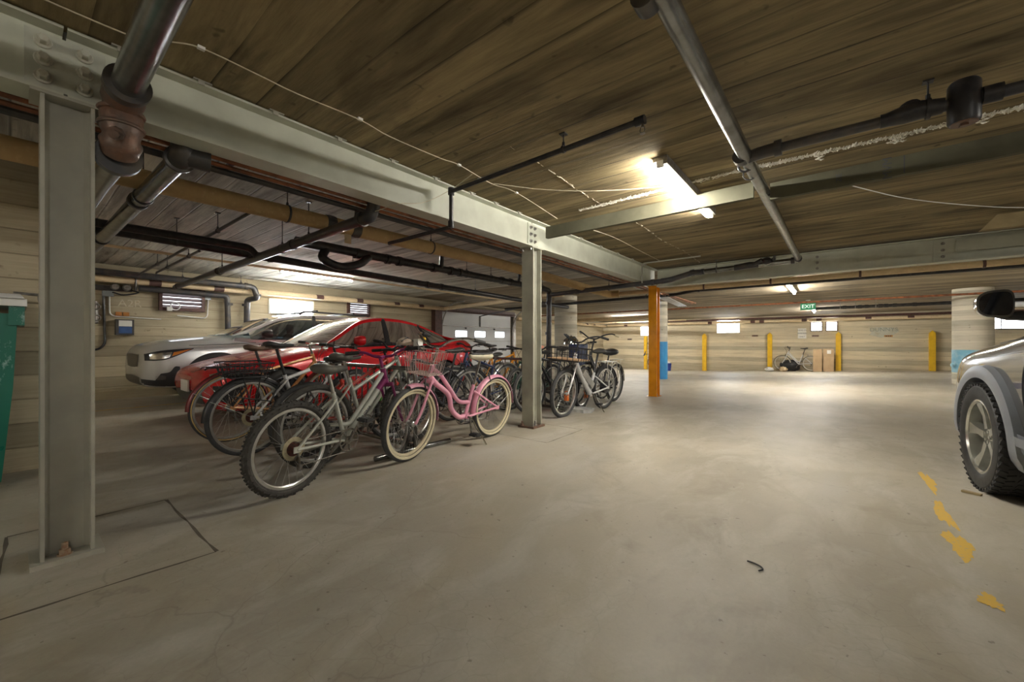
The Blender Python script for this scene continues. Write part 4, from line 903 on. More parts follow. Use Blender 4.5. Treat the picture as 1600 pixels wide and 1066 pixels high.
def build_car(name, loc, yaw, label, P):
    r = root(name, loc, (0,0,yaw), label, 'car')
    L = P['L']; R = car_body(P['st'], L); g = MB(); g.rings(R)
    wx = P['track']; wh = [(sx*wx, y, P['R']) for sx in (-1,1) for y in P['axles']]
    me = boolean_arches(g, [P['paint'], m_plast], wh, 0, P['Ra'])
    obm('body', me, r); C = Caster(g.v, g.f); P['C'] = C
    rows = []; G = P['gh']; N = 64
    for i in range(N+1):
        y = G[0][0]+(G[-1][0]-G[0][0])*i/N; rows.append((y, *crv(G, y)))
    a0, a1, b0, b1 = P['cuts']    # windshield ends, rear glass begins, side glass from / to
    bf_, br_ = P.get('bow', (0,0))
    def yy(y, fx=1.0): return y + bf_*fx*fx*max(0,(a0-y)/(a0-G[0][0])) - br_*fx*fx*max(0,(y-a1)/(G[-1][0]-a1))
    def top(row):
        y, zc, xr, zr, xb, zb = row
        return [(xr*f, yy(y, f), zr+(zc-zr)*(1-abs(f)**2.2)) for f in [-1+2*k/12 for k in range(13)]]
    def sel(lo, hi): return [q for q in rows if lo-1e-6 <= q[0] <= hi+1e-6]
    def seg(lo, hi): 
        q = [(lo, *crv(G, lo))] + [k for k in rows if lo < k[0] < hi] + [(hi, *crv(G, hi))]; return q
    gg = MB().grid([top(q) for q in seg(G[0][0], a0)], True); ob('windshield', gg, m_wglass, r)
    gg = MB().grid([top(q) for q in seg(a0, a1)], True); ob('roof', gg, P.get('roofm', P['paint']), r)
    gg = MB().grid([top(q) for q in seg(a1, G[-1][0])], True); ob('rear_window', gg, m_glass, r)
    for s in (1, -1):
        gs = MB(); row = []
        for y, zc, xr, zr, xb, zb in seg(b0, b1):
            row.append([(s*(xb+(xr-xb)*t + .012*math.sin(PI*t)), yy(y), zb+(zr-zb)*t) for t in [k/6 for k in range(7)]])
        gs.grid(row, s < 0); sg = ob('side_window', gs, m_glass, r)
        # rail strip from cowl to tail, body coloured
        ra = MB(); sec = []; wr = P.get('rail', .045)
        for y, zc, xr, zr, xb, zb in rows:
            o_ = Vector((s*xr, yy(y), zr)); dn = Vector((s*(xb-xr), 0, zb-zr)); dn = dn.normalized() if dn.length > 1e-4 else Vector((0,0,-1)); inn = Vector((-s,0,.12)).normalized()
            k = min(1, max(.15, dn and (abs(zr-zb)/.15)))
            out = Vector((s*.008,0,.006))
            sec.append([o_+inn*wr*.8+out*.6, o_+inn*wr*.3+out, o_+out*1.1, o_+dn*wr*.5*k+out, o_+dn*wr*k+out*.6, o_+dn*wr*k-out*2, o_-out*4, o_+inn*wr*.8-out*2])
        ra.rings(sec); ob('roof_rail_panel', ra, P['paint'], r, ang=60)
        # belt shoulder filler from glass foot out to the body
        bf = MB(); row = []
        for y, zc, xr, zr, xb, zb in rows:
            y = yy(y); p = C.side(y, zb-.05, s, 0); xs = abs(p[0]) if p else xb+.03
            row.append([(s*(xb-.01), y, zb+.012),(s*(xb+.012), y, zb+.010),(s*(xb+(xs-xb)*.7), y, zb-.012),(s*(xs-.002), y, zb-.055)])
        bf.grid(row, s < 0); ob('door_shoulder', bf, P['paint'], r, ang=60)
        tr = MB(); tr.tube([(s*(q[4]+.014), yy(q[0]), q[5]+.014) for q in seg(b0, b1)], .007, 6); ob('belt_trim', tr, P.get('trim', m_plast), r)
        for (pb, pt, w_) in P['pillars']:
            qb = crv(G, pb); qt = crv(G, pt); pl = MB()
            A = Vector((s*(qb[3]+.013), pb, qb[4])); B = Vector((s*(qt[1]+.010), pt, qt[2])); mid = A.lerp(B,.5)+Vector((s*.012,0,0))
            pl.grid([[A+Vector((0,-w_,0)),mid+Vector((0,-w_,0)),B+Vector((0,-w_*.8,0))],[A+Vector((s*.004,0,0)),mid+Vector((s*.004,0,0)),B+Vector((s*.004,0,0))],[A+Vector((0,w_,0)),mid+Vector((0,w_,0)),B+Vector((0,w_*.8,0))]], s > 0)
            ob('pillar', pl, P.get('pilm', m_plast), r)
    # cabin
    cab = MB(); zb_ = crv(G, (b0+b1)/2)[4]
    cab.box((-.62, b0+.15, zb_-.35), (.62, b1-.35, zb_-.30)); cab.box((-.66, G[0][0]+.1, zb_-.12), (.66, b0+.45, zb_-.02)); ob('dashboard', cab, m_seat, r, flat=True)
    for y in P['seats']:
        for x in (-.36,.36):
            sb = MB(); A = []
            for z, w_, t_, dy in ((zb_-.3,.24,.07,0),(zb_-.05,.235,.065,.05),(zb_+.08,.20,.05,.09),(zb_+.12,.13,.04,.10)):
                A.append([(x+w_*math.cos(a)*(1 if abs(math.cos(a))<.9 else .96), y+dy+t_*math.sin(a), z) for a in [2*PI*k/16 for k in range(16)]])
            sb.rings(A); so = ob('seat', sb, m_seat, r)
            hb = MB(); hb.rings([[(x+w_*math.cos(a), y+.12+.05*math.sin(a), z) for a in [2*PI*k/14 for k in range(14)]] for z, w_ in ((zb_+.13,.09),(zb_+.17,.125),(zb_+.27,.12),(zb_+.31,.07))]); ob('headrest', hb, m_seat, so)
    for (x, y, z) in wh:
        wheel(r, x + (.055 if x > 0 else -.055), y, z, P['R'], P['wd'], P['rr'], P['nsp'], P['rim'], P.get('wst','multi'), P.get('steer',0) if y == P['steer_axle'] else 0, P.get('tread',0) if (y == P['steer_axle']) else 0, 1 if x > 0 else -1)
    # arch lips
    for (x, y, z) in wh:
        s = 1 if x > 0 else -1; lip = []; w_ = P.get('flare', .018); Ra = P['Ra']
        for k in range(41):
            a = PI*(-.08+1.16*k/40); yy = y+math.cos(a)*Ra; zz = z+math.sin(a)*Ra
            sec = []
            for rad, off in ((-.004,-.05),(-.004,.006+P.get('fo',.004)),(w_*.5,.010+P.get('fo',.004)),(w_,.006+P.get('fo',.004)*.8),(w_*1.05,-.012)):
                y2 = y+math.cos(a)*(Ra+rad); z2 = z+math.sin(a)*(Ra+rad); p = C.side(y2, max(z2, P['zmin']), s, 0); xs = abs(p[0]) if p else wx
                sec.append((s*(xs+off), y2, z2))
            lip.append(sec)
        if P.get('fsmooth'):
            for j in range(5):
                m = max(abs(q[j][0]) for q in lip)
                for q in lip: q[j] = (s*(abs(q[j][0])*.35+m*.65), q[j][1], q[j][2])
        ob('arch_flare', MB().grid(lip, s > 0), P.get('flm', P['paint']), r, ang=50)
    return r
def seam(r, C, pts, w=.004, s=1, mat=None, name='panel_gap'):
    g = MB(); P = spline([(0,a,b) for a, b in pts], 6); Q = []
    for p in P:
        q = C.side(p.y, p.z, s, .0015)
        if q: Q.append(Vector(q))
    if len(Q) > 1: g.tube(Q, w, 4); return ob(name, g, mat or m_plast, r)
def sq(v): return math.copysign(abs(v)**.62, v)
def mirror(r, x, y, z, s, m_shell, sc=1.0, wk=1.0):
    """door mirror; glass faces +y (car rear)"""
    g = MB(); A = []
    for t, w_, h_ in ((0,.02,.02),(.02,.075,.05),(.06,.105,.072),(.11,.118,.082),(.145,.12,.084)):
        A.append([(x+s*(w_*wk*sq(math.cos(a))*sc), y-.10*sc+t*sc, z+h_*sc*sq(math.sin(a))*(1-.18*math.cos(a))) for a in [2*PI*k/24 for k in range(24)]])
    g.rings(A, False, True); o = ob('door_mirror', g, m_shell, r, ang=50)
    q = MB(); q.rings([[(x+s*(.106*wk*sq(math.cos(a)))*sc, y+.047*sc+e, z+.071*sc*sq(math.sin(a))*(1-.18*math.cos(a))) for a in [2*PI*k/24 for k in range(24)]] for e in (0,.004)]); ob('mirror_glass', q, P_MIRG, o)
    st = MB(); st.tube([(x-s*.17*sc, y-.03, z-.075*sc),(x-s*.08*sc, y-.03, z-.07*sc),(x-s*.03*sc, y-.03, z-.05*sc)], [.03,.028,.03], 10); ob('mirror_arm', st, m_plast, o)
    return o
P_MIRG = M('dark mirror glass', (.012,.014,.02), .04, 0, (.012,.014,.02), 3, 0, .8)
P_RIMD = M('dark alloy rim', (.05,.052,.058), .32, .7, (.04,.04,.045), 10)
P_RIMS = M('bright machined alloy rim', (.62,.62,.58), .22, .9, (.5,.5,.46), 12)

# ---- red sedan, nose towards the camera's left
Lt = 4.66
red = dict(L=Lt, paint=m_red, track=.79, axles=(.86,3.735), R=.335, Ra=.37, wd=.225, rr=.235, nsp=10, rim=P_RIMD, steer_axle=.86, seats=(2.05,2.95), zmin=.17,
  st=[(0,.60,.42,.60,.55,0),(.04,.70,.30,.66,.60,.01),(.16,.82,.20,.715,.66,.02),(.45,.895,.165,.80,.735,.03),(.9,.925,.16,.885,.80,.03),(1.25,.93,.16,.945,.86,.03),(1.8,.93,.155,.97,.90,.02),(2.6,.93,.155,.985,.93,.02),(3.4,.935,.16,1.02,.96,.03),(3.9,.93,.18,1.07,.985,.04),(4.3,.89,.24,1.10,1.0,.05),(4.55,.82,.34,1.105,1.0,.04),(4.63,.77,.42,1.06,.97,.02),(4.66,.70,.5,.95,.88,0)],
  gh=[(1.18,.955,.70,.95,.86,.93),(1.5,1.12,.69,1.085,.87,.925),(1.9,1.30,.64,1.255,.87,.93),(2.15,1.375,.61,1.335,.865,.935),(2.5,1.435,.585,1.39,.86,.945),(2.9,1.44,.575,1.39,.86,.955),(3.3,1.40,.57,1.335,.855,.975),(3.7,1.305,.575,1.235,.84,1.0),(4.0,1.21,.59,1.14,.81,1.03),(4.3,1.12,.61,1.085,.72,1.06),(4.42,1.09,.60,1.08,.64,1.075)],
  bow=(.30,.1), cuts=(2.2,3.35,1.30,3.95), pillars=[(2.52,2.6,.045),(3.42,3.35,.03)], rail=.05)
REDX = -6.36
rc_ = build_car('red_sedan', (REDX,1.37,0), 0, 'bright red sedan parked behind the row of bicycles', red)
C = red['C']
for s in (1,-1):
    seam(rc_, C, [(1.42,.86),(1.36,.6),(1.42,.3),(1.5,.22)], .004, s); seam(rc_, C, [(2.56,.88),(2.56,.6),(2.56,.22)], .004, s); seam(rc_, C, [(1.55,.215),(2.5,.21),(3.2,.215)], .004, s)
    seam(rc_, C, [(3.42,.9),(3.38,.75),(3.22,.62)], .004, s)
    for y in (2.3,3.15): 
        g = MB(); patch(g, lambda a,b: C.side(a,b,s,.004), [(y,.815),(y+.1,.82),(y+.2,.82)], [(y,.79),(y+.1,.79),(y+.2,.795)], 2, 4, s < 0); ob('door_handle', g, m_red, rc_)
    g = MB(); patch(g, lambda a,b: C.side(a,b,s,.005), [(4.22,.93),(4.4,.955),(4.6,.93)], [(4.3,.88),(4.45,.85),(4.6,.82)], 3, 5, s < 0); ob('tail_lamp', g, m_redl, rc_)
    g = MB(); patch(g, lambda a,b: C.side(a,b,s,.005), [(.07,.63),(.2,.67),(.42,.70)], [(.07,.585),(.2,.615),(.42,.665)], 3, 5, s < 0); ob('headlight', g, m_lens, rc_)
    mirror(rc_, s*(.985), 1.92, 1.035, s, m_red, .86)
g = MB(); patch(g, lambda a,b: C.front(a,b,.006), [(-.6,.40),(0,.42),(.6,.40)], [(-.55,.26),(0,.24),(.55,.26)], 3, 5); ob('grille', g, m_plast, rc_)
g = MB(); patch(g, lambda a,b: C.side(a,b,1,.004), [(.08,.50),(.2,.50),(.4,.50)], [(.1,.34),(.2,.30),(.38,.26)], 3, 5); ob('air_intake', g, m_plast, rc_)
ob('license_plate', MB().box((-.16,-.03,.40),(.16,-.01,.54)), m_paper, rc_, flat=True)
rc_.scale = (1,.93,1)
g = MB(); g.tube([(.0,1.12,.965),(.55,1.0,.93)], .010, 6); g.tube([(-.5,1.1,.965),(.1,1.0,.955)], .010, 6); ob('wiper', g, m_plast, rc_)

# ---- silver crossover
sil = dict(L=4.47, paint=m_silver, track=.76, axles=(.92,3.585), R=.34, Ra=.405, wd=.22, rr=.22, nsp=5, wst='bold', rim=P_RIMD, steer_axle=.92, seats=(2.15,3.0), zmin=.24, flare=.07, fo=.012, flm=m_cladb,
  st=[(0,.66,.36,.84,.74,.0),(.05,.76,.30,.93,.82,.0),(.2,.85,.27,1.0,.88,.01),(.5,.885,.25,1.05,.93,.02),(1.0,.90,.24,1.10,.965,.03),(1.4,.90,.24,1.12,.985,.02),(2.2,.90,.24,1.10,.99,.02),(3.2,.90,.24,1.09,1.0,.02),(4.0,.885,.28,1.10,1.02,.03),(4.35,.84,.36,1.12,1.03,.03),(4.47,.78,.46,1.0,.95,0)],
  gh=[(1.08,1.12,.72,1.10,.84,1.05),(1.5,1.31,.68,1.26,.845,1.02),(1.88,1.47,.63,1.42,.84,1.015),(2.3,1.545,.61,1.495,.83,1.02),(2.8,1.575,.60,1.52,.83,1.03),(3.4,1.565,.60,1.505,.825,1.045),(3.9,1.50,.59,1.45,.80,1.06),(4.2,1.33,.62,1.28,.78,1.08),(4.38,1.13,.66,1.12,.74,1.09)],
  bow=(.10,.05), cuts=(2.12,4.0,1.34,4.05), pillars=[(2.55,2.62,.04),(3.4,3.36,.04)], rail=.06)
SX = -8.9
sc_ = build_car('silver_crossover', (SX,1.22,.03), 0, 'silver crossover with black wheel arches parked against the left wall', sil)
C = sil['C']
for s in (1,-1):
    seam(sc_, C, [(1.55,.95),(1.48,.7),(1.55,.4),(1.62,.3)], .004, s); seam(sc_, C, [(2.6,.96),(2.6,.6),(2.6,.3)], .004, s)
    seam(sc_, C, [(.55,.93),(1.0,.945),(1.5,.975)], .005, s)
    g = MB(); patch(g, lambda a,b: C.side(a,b,s,.006), [(1.35,.40),(2.2,.38),(3.15,.40)], [(1.35,.25),(2.2,.25),(3.15,.25)], 3, 6, s < 0); ob('side_cladding', g, m_cladb, sc_)
    g = MB(); patch(g, lambda a,b: C.side(a,b,s,.007), [(.03,.80),(.18,.845),(.38,.87),(.60,.885)], [(.03,.70),(.18,.70),(.32,.735),(.60,.875)], 5, 6, s < 0); hl = ob('headlight', g, m_plast, sc_)
    g = MB(); patch(g, lambda a,b: C.side(a,b,s,.011), [(.08,.79),(.2,.82),(.33,.83)], [(.08,.72),(.2,.72),(.30,.745)], 4, 5, s < 0); ob('lamp_unit', g, m_chrome, hl)
    g = MB(); patch(g, lambda a,b: C.side(a,b,s,.012), [(.35,.825),(.46,.85),(.58,.875)], [(.33,.765),(.42,.80),(.56,.868)], 3, 5, s < 0); ob('amber_marker', g, m_amber, hl, label='amber side marker')
    g = MB(); patch(g, lambda a,b: C.side(a,b,s,.009), [(.20,.50),(.30,.52),(.36,.60),(.42,.60)], [(.10,.33),(.25,.30),(.36,.29),(.46,.30)], 4, 5, s < 0); patch(g, lambda a,b: C.side(a,b,s,.008), [(.0,.42),(.12,.40),(.26,.38)], [(.02,.31),(.12,.28),(.26,.27)], 4, 5, s < 0); ob('fog_lamp_surround', g, m_cladb, sc_)
    g = MB(); patch(g, lambda a,b: C.side(a,b,s,.012), [(.14,.46),(.20,.47),(.26,.46)], [(.14,.41),(.20,.40),(.26,.41)], 2, 4, s < 0); ob('fog_lamp', g, m_lens, sc_)
    mirror(sc_, s*(.99), 1.64, 1.13, s, m_plast, .95)
    g = MB(); g.tube(bend([(s*.60,2.35,1.53),(s*.60,2.42,1.60),(s*.59,3.85,1.58),(s*.585,3.95,1.50)], .08), .018, 8); ob('roof_rail', g, m_plast, sc_)
g = MB()
for y in (2.62,3.6): g.tube([(-.62,y,1.62),(.62,y,1.62)], .022, 8)
ob('cross_bar', MB().tube([(-.60,2.7,1.625),(.60,2.7,1.625)], .02, 8), m_plast, sc_); ob('cross_bar', MB().tube([(-.60,3.5,1.615),(.60,3.5,1.615)], .02, 8), m_plast, sc_)
g = MB(); patch(g, lambda a,b: C.front(a,b,.008), [(-.5,.79),(0,.80),(.5,.79)], [(-.42,.60),(0,.585),(.42,.60)], 4, 5); ob('grille', g, m_plast, sc_)
g = MB(); patch(g, lambda a,b: C.front(a,b,.010), [(-.6,.44),(0,.45),(.6,.44)], [(-.55,.31),(0,.30),(.55,.31)], 3, 5); ob('lower_grille', g, m_plast, sc_)
g = MB(); g.tube([(.0,1.2,1.09),(.55,1.08,1.05)], .010, 6); ob('wiper', g, m_plast, sc_)

# ---- grey four wheel drive at the frame's edge, nose away from the camera
jp = dict(L=4.6, paint=m_grey, track=.765, axles=(.90,3.62), R=.362, Ra=.405, wd=.235, rr=.24, nsp=5, wst='bold', rim=P_RIMS, steer_axle=.90, steer=-.03, tread=46, seats=(2.2,3.1), zmin=.26, flare=.078, fo=.032, flm=m_clad, fsmooth=True,
  st=[(0,.70,.42,.86,.78,.0),(.05,.78,.36,.91,.84,.01),(.2,.85,.31,.96,.89,.02),(.5,.885,.28,1.03,.95,.03),(1.0,.90,.27,1.11,1.02,.04),(1.45,.905,.27,1.19,1.09,.03),(2.2,.91,.27,1.20,1.11,.02),(3.2,.91,.27,1.18,1.10,.02),(4.1,.90,.30,1.14,1.07,.03),(4.5,.86,.38,1.14,1.06,.03),(4.6,.8,.5,1.04,.98,0)],
  gh=[(1.30,1.19,.74,1.17,.85,1.10),(1.7,1.36,.70,1.32,.86,1.11),(2.05,1.52,.66,1.48,.86,1.115),(2.5,1.65,.64,1.60,.86,1.12),(3.2,1.66,.63,1.60,.86,1.09),(3.9,1.62,.62,1.57,.85,1.1),(4.3,1.45,.64,1.42,.83,1.12),(4.5,1.18,.68,1.16,.78,1.14)],
  cuts=(2.2,3.95,1.62,4.2), pillars=[(2.6,2.68,.05),(3.5,3.48,.05)], rail=.07)
JY = PI + math.radians(6)
jc = build_car('grey_crossover', (0,0,0), JY, 'dark grey four wheel drive crossover cut off by the frame edge', jp)
fw = Matrix.Rotation(JY,3,'Z') @ Vector((.765+.055+.11, .90, 0))      # left front contact, local +x is the driver side
jc.location = (.76-fw.x, 4.14-fw.y, 0)
C = jp['C']
for s in (1,-1):
    seam(jc, C, [(1.46,1.03),(1.40,.8),(1.44,.55),(1.50,.40)], .004, s); seam(jc, C, [(2.66,1.03),(2.66,.7),(2.66,.42)], .004, s)
    seam(jc, C, [(.3,.985),(.8,1.0),(1.4,1.025)], .005, s)
    g = MB(); patch(g, lambda a,b: C.side(a,b,s,.030), [(1.28,.47),(2.2,.455),(3.25,.47)], [(1.28,.27),(2.2,.27),(3.25,.27)], 4, 6, s < 0)
    patch(g, lambda a,b: C.side(a,b,s,.045), [(1.34,.455),(2.2,.44),(3.2,.455)], [(1.34,.40),(2.2,.385),(3.2,.40)], 2, 6, s < 0); ob('rocker_cladding', g, m_clad, jc)
    mirror(jc, s*(1.085), 1.60, 1.215, s, m_grey, .90, .66)
    g = MB(); patch(g, lambda a,b: C.side(a,b,s,.006), [(.03,.90),(.2,.93),(.4,.94)], [(.03,.84),(.2,.86),(.4,.92)], 3, 5, s < 0); ob('headlight', g, m_lens, jc)
bt = text('badge_lettering', 'CHEROKEE', .062, axes((C.side(1.95,.64,1,.004)[0],1.80,.655),(0,1,0),(0,0,1)), m_chrome, jc, .003)

# ================================================================ bicycles
m_tire = M('bicycle tire rubber', (.05,.05,.052), .7, 0, (.035,.035,.036), 30)
m_tireg = M('dusty knobby rubber', (.062,.058,.052), .85, 0, (.042,.039,.035), 30)
m_cwall = M('cream side wall', (.62,.55,.38), .7, 0, (.55,.48,.33), 12)
m_twall = M('tan side wall', (.50,.34,.13), .6, 0, (.42,.29,.11), 12)
m_spoke = M('spoke steel', (.55,.55,.54), .35, .8, (.4,.39,.37), 40)
m_dull = M('dull drivetrain steel', (.25,.24,.22), .45, .8, (.16,.13,.1), 40)
m_crust2 = M('yellowed clear plastic', (.42,.37,.24), .4, 0, (.3,.26,.17), 30)
m_sprock = M('rusty sprockets', (.14,.05,.04), .55, .4, (.08,.04,.035), 60)
m_sil = M('silver grey bicycle paint', (.50,.51,.46), .35, .2, (.42,.43,.38), 9)
m_wht = M('white bicycle paint', (.62,.62,.62), .35, 0, (.52,.52,.52), 9)
m_pur = M('plum bicycle paint', (.23,.03,.13), .3, .1, (.18,.02,.1), 9)
m_pink = M('pink bicycle paint', (.78,.35,.47), .32, 0, (.70,.30,.42), 7, 0, .5, .4)
m_brz = M('copper orange bicycle paint', (.58,.27,.10), .35, .3, (.45,.2,.07), 9)
m_mar = M('maroon bicycle paint', (.20,.025,.03), .3, .1, (.14,.02,.02), 9, 0, .5, .4)
m_orn = M('orange bicycle paint', (.78,.33,.03), .35, 0, (.65,.25,.02), 9)
m_blk = M('black bicycle paint', (.022,.024,.03), .35, .1, (.03,.03,.034), 9)
m_nvy = M('navy bicycle paint', (.03,.05,.13), .35, .1, (.025,.04,.1), 9)
m_grn = M('dark green bicycle paint', (.03,.09,.06), .35, 0, (.025,.07,.05), 9)
m_rbk = M('red bicycle paint', (.48,.05,.03), .35, 0, (.4,.04,.02), 9)
m_brs = M('brown leather', (.14,.085,.055), .5, 0, (.1,.06,.04), 12)
m_bsad = M('black saddle vinyl', (.035,.035,.037), .38, 0, (.055,.053,.05), 12)
m_gsad = M('faded grey saddle', (.13,.125,.11), .5, 0, (.06,.058,.052), 9)
m_csad = M('cream saddle vinyl', (.62,.57,.42), .4, 0, (.5,.46,.34), 12)
m_lock = M('bright orange lock', (.85,.16,.02), .4, 0, (.8,.2,.02), 12)
m_wood = M('pale basket board', (.52,.33,.18), .7, 0, (.42,.27,.15), 12)
m_bwire = M('pinkish white basket wire', (.72,.58,.55), .45, 0, (.6,.45,.42), 12)
m_fbei = M('beige fender', (.52,.48,.38), .4, 0, (.45,.42,.33), 12)

def spoke_mesh(R, n, hubw, r=.0013):
    g = MB()
    for i in range(n):
        a = 2*PI*i/n; s = 1 if i%2 else -1; b = a + (.42 if (i//2)%2 else -.42)
        g.tube([(R*math.cos(a), 0, R*math.sin(a)), (.02*math.cos(b), s*hubw, .02*math.sin(b))], r, 3, cap=False)
    return g
def bwheel(par, x, R, tr, P, T=None, front=False):
    """bicycle wheel standing in the local xz plane at (x,0,R)"""
    rr = R - tr*2.0
    g = MB()
    prof = []; 
    for i in range(56):
        a = 2*PI*i/56; c, s = math.cos(a), math.sin(a)
        g_ = []
        for rad, y in ((rr+.004,-.011),(rr+.004,.011),(rr-.012,.012),(rr-.018,.007),(rr-.018,-.007),(rr-.012,-.012)): g_.append((x+rad*c, y, R+rad*s))
        prof.append(g_)
    g.rings(prof, True)
    t = MB(); 
    if P.get('knob'):
        t.torus((x,0,R), (0,1,0), R-tr, tr*.93, 56, 10)
        for i in range(72):
            a = 2*PI*i/72
            for yy, rad, sz in ((-.55,.86,.012),(.55,.86,.012),(0,1.0,.010)) if i%2 else ((-.95,.25,.011),(.95,.25,.011),(.3,.97,.010)):
                n0 = len(t.v); t.cbox((0,0,0),(sz,.010,.008)); t.xf(Matrix.Translation((x,0,R)) @ Matrix.Rotation(a,4,'Y') @ Matrix.Translation((0, yy*tr, R-tr+tr*.97*rad)), n0)
    else: t.torus((x,0,R), (0,1,0), R-tr, tr, 56, 10)
    sp = spoke_mesh(rr-.012, P.get('spokes', 28), .03); sp.xf(Matrix.Translation((x,0,R)))
    h = MB(); h.lathe([(.006,-.065),(.008,-.05),(.024,-.034),(.024,-.03),(.013,-.024),(.013,.024),(.024,.03),(.024,.034),(.008,.05),(.006,.065)], (x,0,R),(0,1,0),12)
    if P.get('reflector', True) : pass
    lst = [g,t,sp,h]
    if P.get('wall'):
        wl = MB()
        for s in (-1,1):
            W_ = []
            for i in range(56):
                a = 2*PI*i/56; c, s_ = math.cos(a), math.sin(a)
                W_.append([(x+q*c, s*y, R+q*s_) for q, y in ((rr+.006,tr*.62),(rr+.006+tr*.25,tr*.98),(rr+.006+tr*.75,tr*1.06),(rr+.004,tr*.3))])
            wl.rings(W_, True)
        lst.append(wl)
    if T is not None:
        for q in lst: q.xf(T)
    o = ob('wheel', g, P.get('rimm', m_alu), par); ob('tire', t, P.get('tirem', m_tire), o); ob('wheel_spokes', sp, m_spoke, o, flat=True); ob('hub', h, m_alu, o)
    if P.get('wall'): ob('sidewall', wl, P['wall'], o)
    return o
def fender(x, R, r, w, a0, a1, T=None):
    g = MB(); S = []
    for i in range(29):
        a = math.radians(a0+(a1-a0)*i/28); c, s = math.cos(a), math.sin(a)
        S.append([(x+(R+.018-d)*c, y*w, R+(R+.018-d)*s) for y, d in ((-1,.022),(-.8,.008),(-.4,-.001),(0,-.004),(.4,-.001),(.8,.008),(1,.022),(.75,.012),(.38,.003),(0,0),(-.38,.003),(-.75,.012))])
    g.rings(S); 
    if T is not None: g.xf(T)
    return g
def saddle_mesh(x, z, L=.27, W=.15, nose=.03, th=.05):
    g = MB(); S = []
    for t, w_, dz, h_ in ((0,.3,.0,.3),(.04,.75,.012,.8),(.15,1,.02,1),(.32,.93,.012,1),(.48,.60,.002,.9),(.65,.36,-.002,.75),(.85,.26,-.004,.65),(.97,.2,-.008,.5),(1.0,.1,-.012,.3)):
        hw = max(w_*W/2, nose*.5*w_*2 if t > .6 else 0); xx = x-L*.42+L*t; zt = z+dz; hh = th*h_
        S.append([(xx, hw*math.cos(a), zt - hh*.5 + hh*.5*math.sin(a)*(1 if math.sin(a) > 0 else 1.15)) for a in [2*PI*k/14 for k in range(14)]])
    return g.rings(S)
def wire_basket(g, c, sb, st, h, nx, ny, r=.0022, rows=2):
    cx, cy, cz_ = c
    def P(u, v, t): 
        a = sb[0]+(st[0]-sb[0])*t; b = sb[1]+(st[1]-sb[1])*t; return (cx+u*a/2, cy+v*b/2, cz_+h*t)
    for k in range(rows+1):
        t = k/rows; g.tube([P(-1,-1,t),P(1,-1,t),P(1,1,t),P(-1,1,t)], r*(1.6 if k in (0,rows) else 1), 5, True)
    for i in range(nx+1):
        u = -1+2*i/nx; g.tube([P(u,-1,1),P(u,-1,0),P(u,1,0),P(u,1,1)], r, 4)
    for i in range(ny+1):
        v = -1+2*i/ny; g.tube([P(-1,v,1),P(-1,v,0),P(1,v,0),P(1,v,1)], r, 4)
    return g
